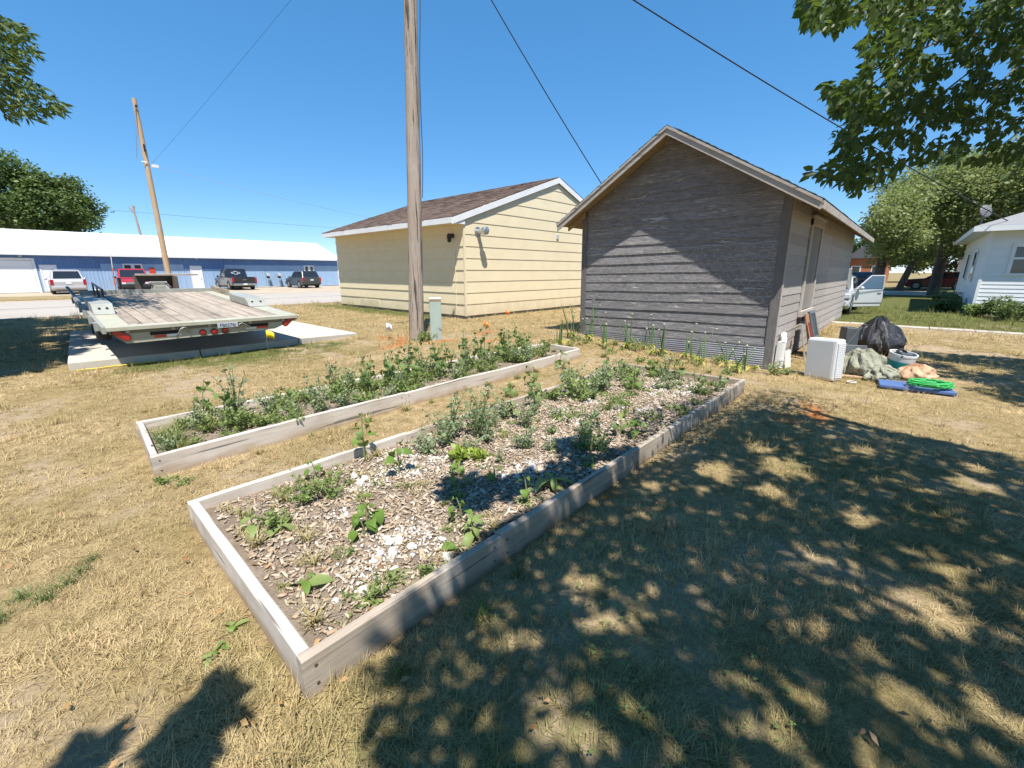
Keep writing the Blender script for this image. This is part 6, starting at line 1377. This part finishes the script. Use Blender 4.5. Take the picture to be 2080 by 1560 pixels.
# ================================================================ JUNK BY THE SHED
def gl(x, y, dz=0): return (x, y, gz(x, y) + dz)
PURW = plain('purifier_white_plastic', (.74, .74, .74), .35, (.70, .70, .70), 2)
ap = thing('air_purifier', 'white box air purifier with ribbed side standing by the shed corner', 'air purifier', gl(8.92, .90), rad(-96), rot=(0, rad(-3), rad(-116)))
MB().box(-.25, .25, -.10, .12, .0, .70).build('housing', PURW, ap, bevel=.035)
for k in range(19): MB().box(.24, .262, -.08, .10, .06 + k * .031, .06 + k * .031 + .017).build('louver', PURW, ap)
MB().box(-.03, .0, -.102, -.099, .60, .63).build('badge', plain('badge_grey', (.55, .56, .6), .3), ap)
MB().box(-.235, .20, -.1035, -.099, .05, .66).build('front_panel', PURW, ap, bevel=.0015)
PVC = plain('white_pvc', (.74, .74, .72), .4, (.66, .65, .62), 6)
dp = thing('drain_pipe', 'white plastic drain pipe elbow against the shed side wall', 'pipe', gl(9.35, 1.62)); MB().tube([(.0, 0, .02), (0, 0, .50)], .048, 14).build('pipe', PVC, dp, smooth=True); MB().tube([(0, 0, .16), (0, 0, .20)], .056, 14).build('coupling', PVC, dp, smooth=True); MB().tube([(0, 0, .50), (.02, .0, .56), (.08, .03, .60), (.28, .06, .62)], .05, 14).build('elbow', PVC, dp, smooth=True); MB().box(-.09, .0, .02, .08, .0, .52).build('backing_strip', PVC, dp)
MB().box(-.005, .005, -.13, .13, 0, .34).build('pale_sheet', PVC, loc=gl(9.55, 1.52), rot=(0, rad(8), rad(80)), label='small pale panel leaning on the shed behind the purifier', cat='panel')
OLDW = wood('reddish_old_board', (.40, .22, .13), (.27, .15, .09), axis=2, grain=20); SLATE = plain('dark_screen_frame', (.045, .055, .065), .5, (.08, .09, .10), 4)
for i, (x, y, w_, h_, mt, tilt, lab) in enumerate(((11.0, 1.35, .16, .95, OLDW, -14, 'reddish brown board leaning on the shed wall behind the purifier'), (11.35, 1.28, .50, 1.0, SLATE, -16, 'dark framed screen leaning on the shed, largest panel'), (10.7, 1.42, .12, .75, plain('grey_plank', (.42, .38, .33), .8), -12, 'grey plank leaning at the left of the panels'), (10.95, 1.25, .10, .80, plain('red_strip', (.35, .06, .05), .7), -18, 'narrow red edged board leaning among the panels'))):
    t = thing('leaning_panel', lab, 'board', gl(x, y), rot=(rad(tilt), 0, rad(8 * i - 10)), group='boards leaning on the shed'); MB().box(-w_/2, w_/2, -.015, .015, 0, h_).build('board', mt, t, bevel=.004)
    if i == 1:
        for (a, b, c_, d) in ((-w_/2, -w_/2 + .05, 0, h_), (w_/2 - .05, w_/2, 0, h_), (-w_/2 + .051, w_/2 - .051, h_ - .06, h_), (-w_/2 + .051, w_/2 - .051, .4, .45)): MB().box(a, b, -.035, -.016, c_, d).build('frame', plain('grey_frame_%d' % int(a * 100 + c_ * 10), (.16, .18, .19), .5), t)
MB().tube([(0, 0, 0), (.35, -.25, .55), (.45, -.32, .72)], .028, 8).build('black_stand', SLATE, loc=gl(10.7, .95), label='black metal stand tilted beside the garbage bag', cat='stand')
m = N('garbage_bag_plastic'); co = m.coord(); m.pset(Base_Color=m.mix(m.noise(6, co), (.008, .008, .010), (.02, .02, .024)), Roughness=.16, Specular_IOR_Level=.8); m.bump(m.noise(9, m.coord((1, 1, .5)), 5, .7, 1.5), .9, .06); BAGM = m.mat
def lumpy(name, mat, lab, cat, loc, r, seed, fold=.12, nu=28, nv=18, top=1.0, rz=0, pleat=0.):
    vs = []; fs = []
    for i in range(nv + 1):
        th = math.pi * i / nv
        for j in range(nu):
            ph = 2 * math.pi * j / nu; d = Vector((math.sin(th) * math.cos(ph), math.sin(th) * math.sin(ph), math.cos(th)))
            k = 1 + fold * mnoise.noise(d * 2.1 + Vector((seed, 0, 0))) * 1.6 + fold * .6 * abs(mnoise.noise(Vector((math.cos(ph) * 5, math.sin(ph) * 5, th * 1.2 + seed)))) - fold * .55 * abs(mnoise.noise(Vector((d.x * 4.5 + seed, d.y * 4.5, d.z * 4.5 - ph)))) - fold * .25 * abs(mnoise.noise(d * 11 + Vector((seed, 3, 0))))
            k += pleat * (abs(math.sin(ph * 4.5 + seed + 1.3 * math.sin(th * 3))) - .5) * math.sin(th) + pleat * .6 * (abs(math.sin(ph * 9 - th * 3 + seed)) - .5)
            z = d.z * r[2] * k
            if z < -r[2] * .55: z = -r[2] * .55
            sx = 1 - .35 * max(0, d.z) * top
            vs.append((d.x * r[0] * k * sx, d.y * r[1] * k * sx, z + r[2] * .55))
    for i in range(nv):
        for j in range(nu): fs.append((i*nu + j, (i+1)*nu + j, (i+1)*nu + (j+1) % nu, i*nu + (j+1) % nu))
    return MB().add(vs, fs).build(name, mat, None, smooth='all', loc=loc, rot=(0, 0, rz), label=lab, cat=cat)
lumpy('garbage_bag', BAGM, 'big shiny black garbage bag on the grass beside the shed', 'garbage bag', gl(12.75, .40), (.58, .45, .50), 5.0, .10, nu=72, nv=40, top=1.35, rz=rad(30), pleat=.13)
MB().box(-.22, .22, -.12, .12, 0, .62).build('black_bin', SLATE, loc=gl(11.9, .85), rot=(0, rad(3), rad(20)), bevel=.02, label='black box standing left of the garbage bag', cat='box')
m = N('olive_tarp_cloth'); co = m.coord(); m.pset(Base_Color=m.mix(m.noise(3, co), (.34, .34, .26), (.26, .26, .19)), Roughness=.85); m.bump(m.noise(5, m.coord((.6, 1, 1)), 4, .6, 2.0), .9, .08); OLIVE = m.mat
lumpy('olive_tarp', OLIVE, 'crumpled olive green canvas heap right of the purifier', 'tarp', gl(9.75, .42), (.36, .34, .30), 7.0, .14, nu=80, nv=44, top=.9, rz=rad(10), pleat=.17); lumpy('olive_tarp', OLIVE, 'low trailing end of the olive canvas toward the bucket', 'tarp', gl(9.55, .16), (.30, .22, .16), 9.0, .16, nu=80, nv=40, top=.6, rz=rad(-20), pleat=.2)
bk = thing('plastic_bucket', 'white bucket with teal band and black strap beside the canvas heap', 'bucket', gl(10.35, -.03), rot=(rad(8), rad(-6), 0)); TEAL = plain('teal_plastic', (.02, .30, .32), .4)
vs = []; fs = []; NB = 24; ring = ((.17, .0), (.20, .36), (.205, .36), (.205, .39), (.185, .39), (.155, .03))
for (r0, z0) in ring:
    for j in range(NB): a = 2 * math.pi * j / NB; vs.append((r0 * math.cos(a), r0 * math.sin(a), z0))
for i in range(len(ring) - 1):
    for j in range(NB): fs.append((i*NB + j, i*NB + (j+1) % NB, (i+1)*NB + (j+1) % NB, (i+1)*NB + j))
MB().add(vs, fs).build('pail', PURW, bk, smooth=True); MB().tube([(0, 0, .12), (0, 0, .26)], [.186, .197], 24, False).build('band', TEAL, bk, smooth=True); MB().tube([(-.2, 0, .36), (-.1, .1, .43), (.12, .05, .42), (.2, -.05, .36)], .022, 7).build('strap', BLK, bk, smooth=True); MB().ell((0, 0, .34), (.16, .16, .05), 14, 8).build('contents', SLATE, bk, smooth=True)
MB().tube([(-.12, -.05, 0), (.1, .04, .02), (.14, .1, .03)], [.06, .07, .05], 10).build('teal_bottle', TEAL, loc=gl(9.85, .02, .06), smooth=True, label='teal plastic bottle lying under the bucket', cat='bottle')
m = N('tan_paper_bag'); co = m.coord(); m.pset(Base_Color=m.mix(m.ramp(m.noise(4, co), [(.5, 0.), (.7, 1.)]), (.56, .38, .24), (.30, .15, .08)), Roughness=.8); m.bump(m.noise(7, co, 4, .6, 1.0), .8, .05); TANB = m.mat
lumpy('tan_sack', TANB, 'crumpled tan sack lying on the grass right of the bucket', 'sack', gl(9.95, -.30), (.30, .22, .17), 12.0, .14, nu=64, nv=36, pleat=.12, top=.4, rz=rad(-45))
BLB = plain('blue_foam_board', (.09, .16, .36), .5, (.07, .13, .30), 3)
MB().hexa([(-.44, -.22, 0), (.44, -.24, 0), (.42, .24, 0), (-.42, .22, 0), (-.44, -.22, .05), (.44, -.24, .05), (.42, .24, .05), (-.42, .22, .05)]).build('blue_board', BLB, None, bevel=.01, loc=gl(9.05, -.28, .02), rot=(0, 0, rad(-82)), label='flat blue board lying on the lawn with green rope on it', cat='board')
ROPE = plain('bright_green_rope', (.05, .48, .12), .6)
mb = MB(); rr = random.Random(6); P_ = []
for k in range(150): a = k * .42; q = .10 + .09 * abs(math.sin(k * .37)); P_.append((q * 1.5 * math.cos(a) + rr.uniform(-.02, .02), q * math.sin(a) + rr.uniform(-.02, .02), .012 + .0005 * k + rr.uniform(0, .012)))
mb.tube(P_, .010, 5).build('rope_coil', ROPE, loc=gl(8.98, -.45, .085), rot=(0, 0, rad(-60)), smooth='all', label='heap of bright green rope on the blue board', cat='rope')
MB().tube([(-.4, 0, .02), (-.2, .04, .03), (.1, -.03, .02), (.35, .05, .015), (.5, .0, .02)], .010, 6).build('extension_lead', BLK, loc=gl(9.35, -.18, .05), rot=(0, 0, rad(-70)), label='black cord trailing from the sack onto the blue board', cat='cord')
MB().box(-.25, .25, -.05, .05, 0, .03).build('tan_board', NEWP, loc=gl(9.35, .55, .01), rot=(0, 0, rad(-70)), bevel=.004, label='short tan board on the ground below the canvas', cat='board')
MB().tube([(.06 * math.cos(k * .5), .06 * math.sin(k * .5), .012) for k in range(14)], .008, 6).build('white_hose', PVC, loc=gl(8.85, .48, .02), label='small loop of white hose on the grass by the purifier', cat='hose')
bx = thing('black_monitor', 'small black screen lying between purifier and garbage bag', 'monitor', gl(10.55, .62), rot=(rad(-20), 0, rad(-70))); MB().box(-.22, .22, -.03, .03, .12, .42).build('screen', SLATE, bx, bevel=.01); MB().box(-.05, .05, -.02, .02, 0, .12).build('stand', BLK, bx)
YR = plain('yellow_rope', (.72, .55, .03), .6); MB().tube([(0.25 + k * .13, 9.92 + .02 * math.sin(k * 2.2), .03) for k in range(9)], .012, 5).build('yellow_strap', YR, label='yellow strap lying in the grass at the slab corner', cat='strap')
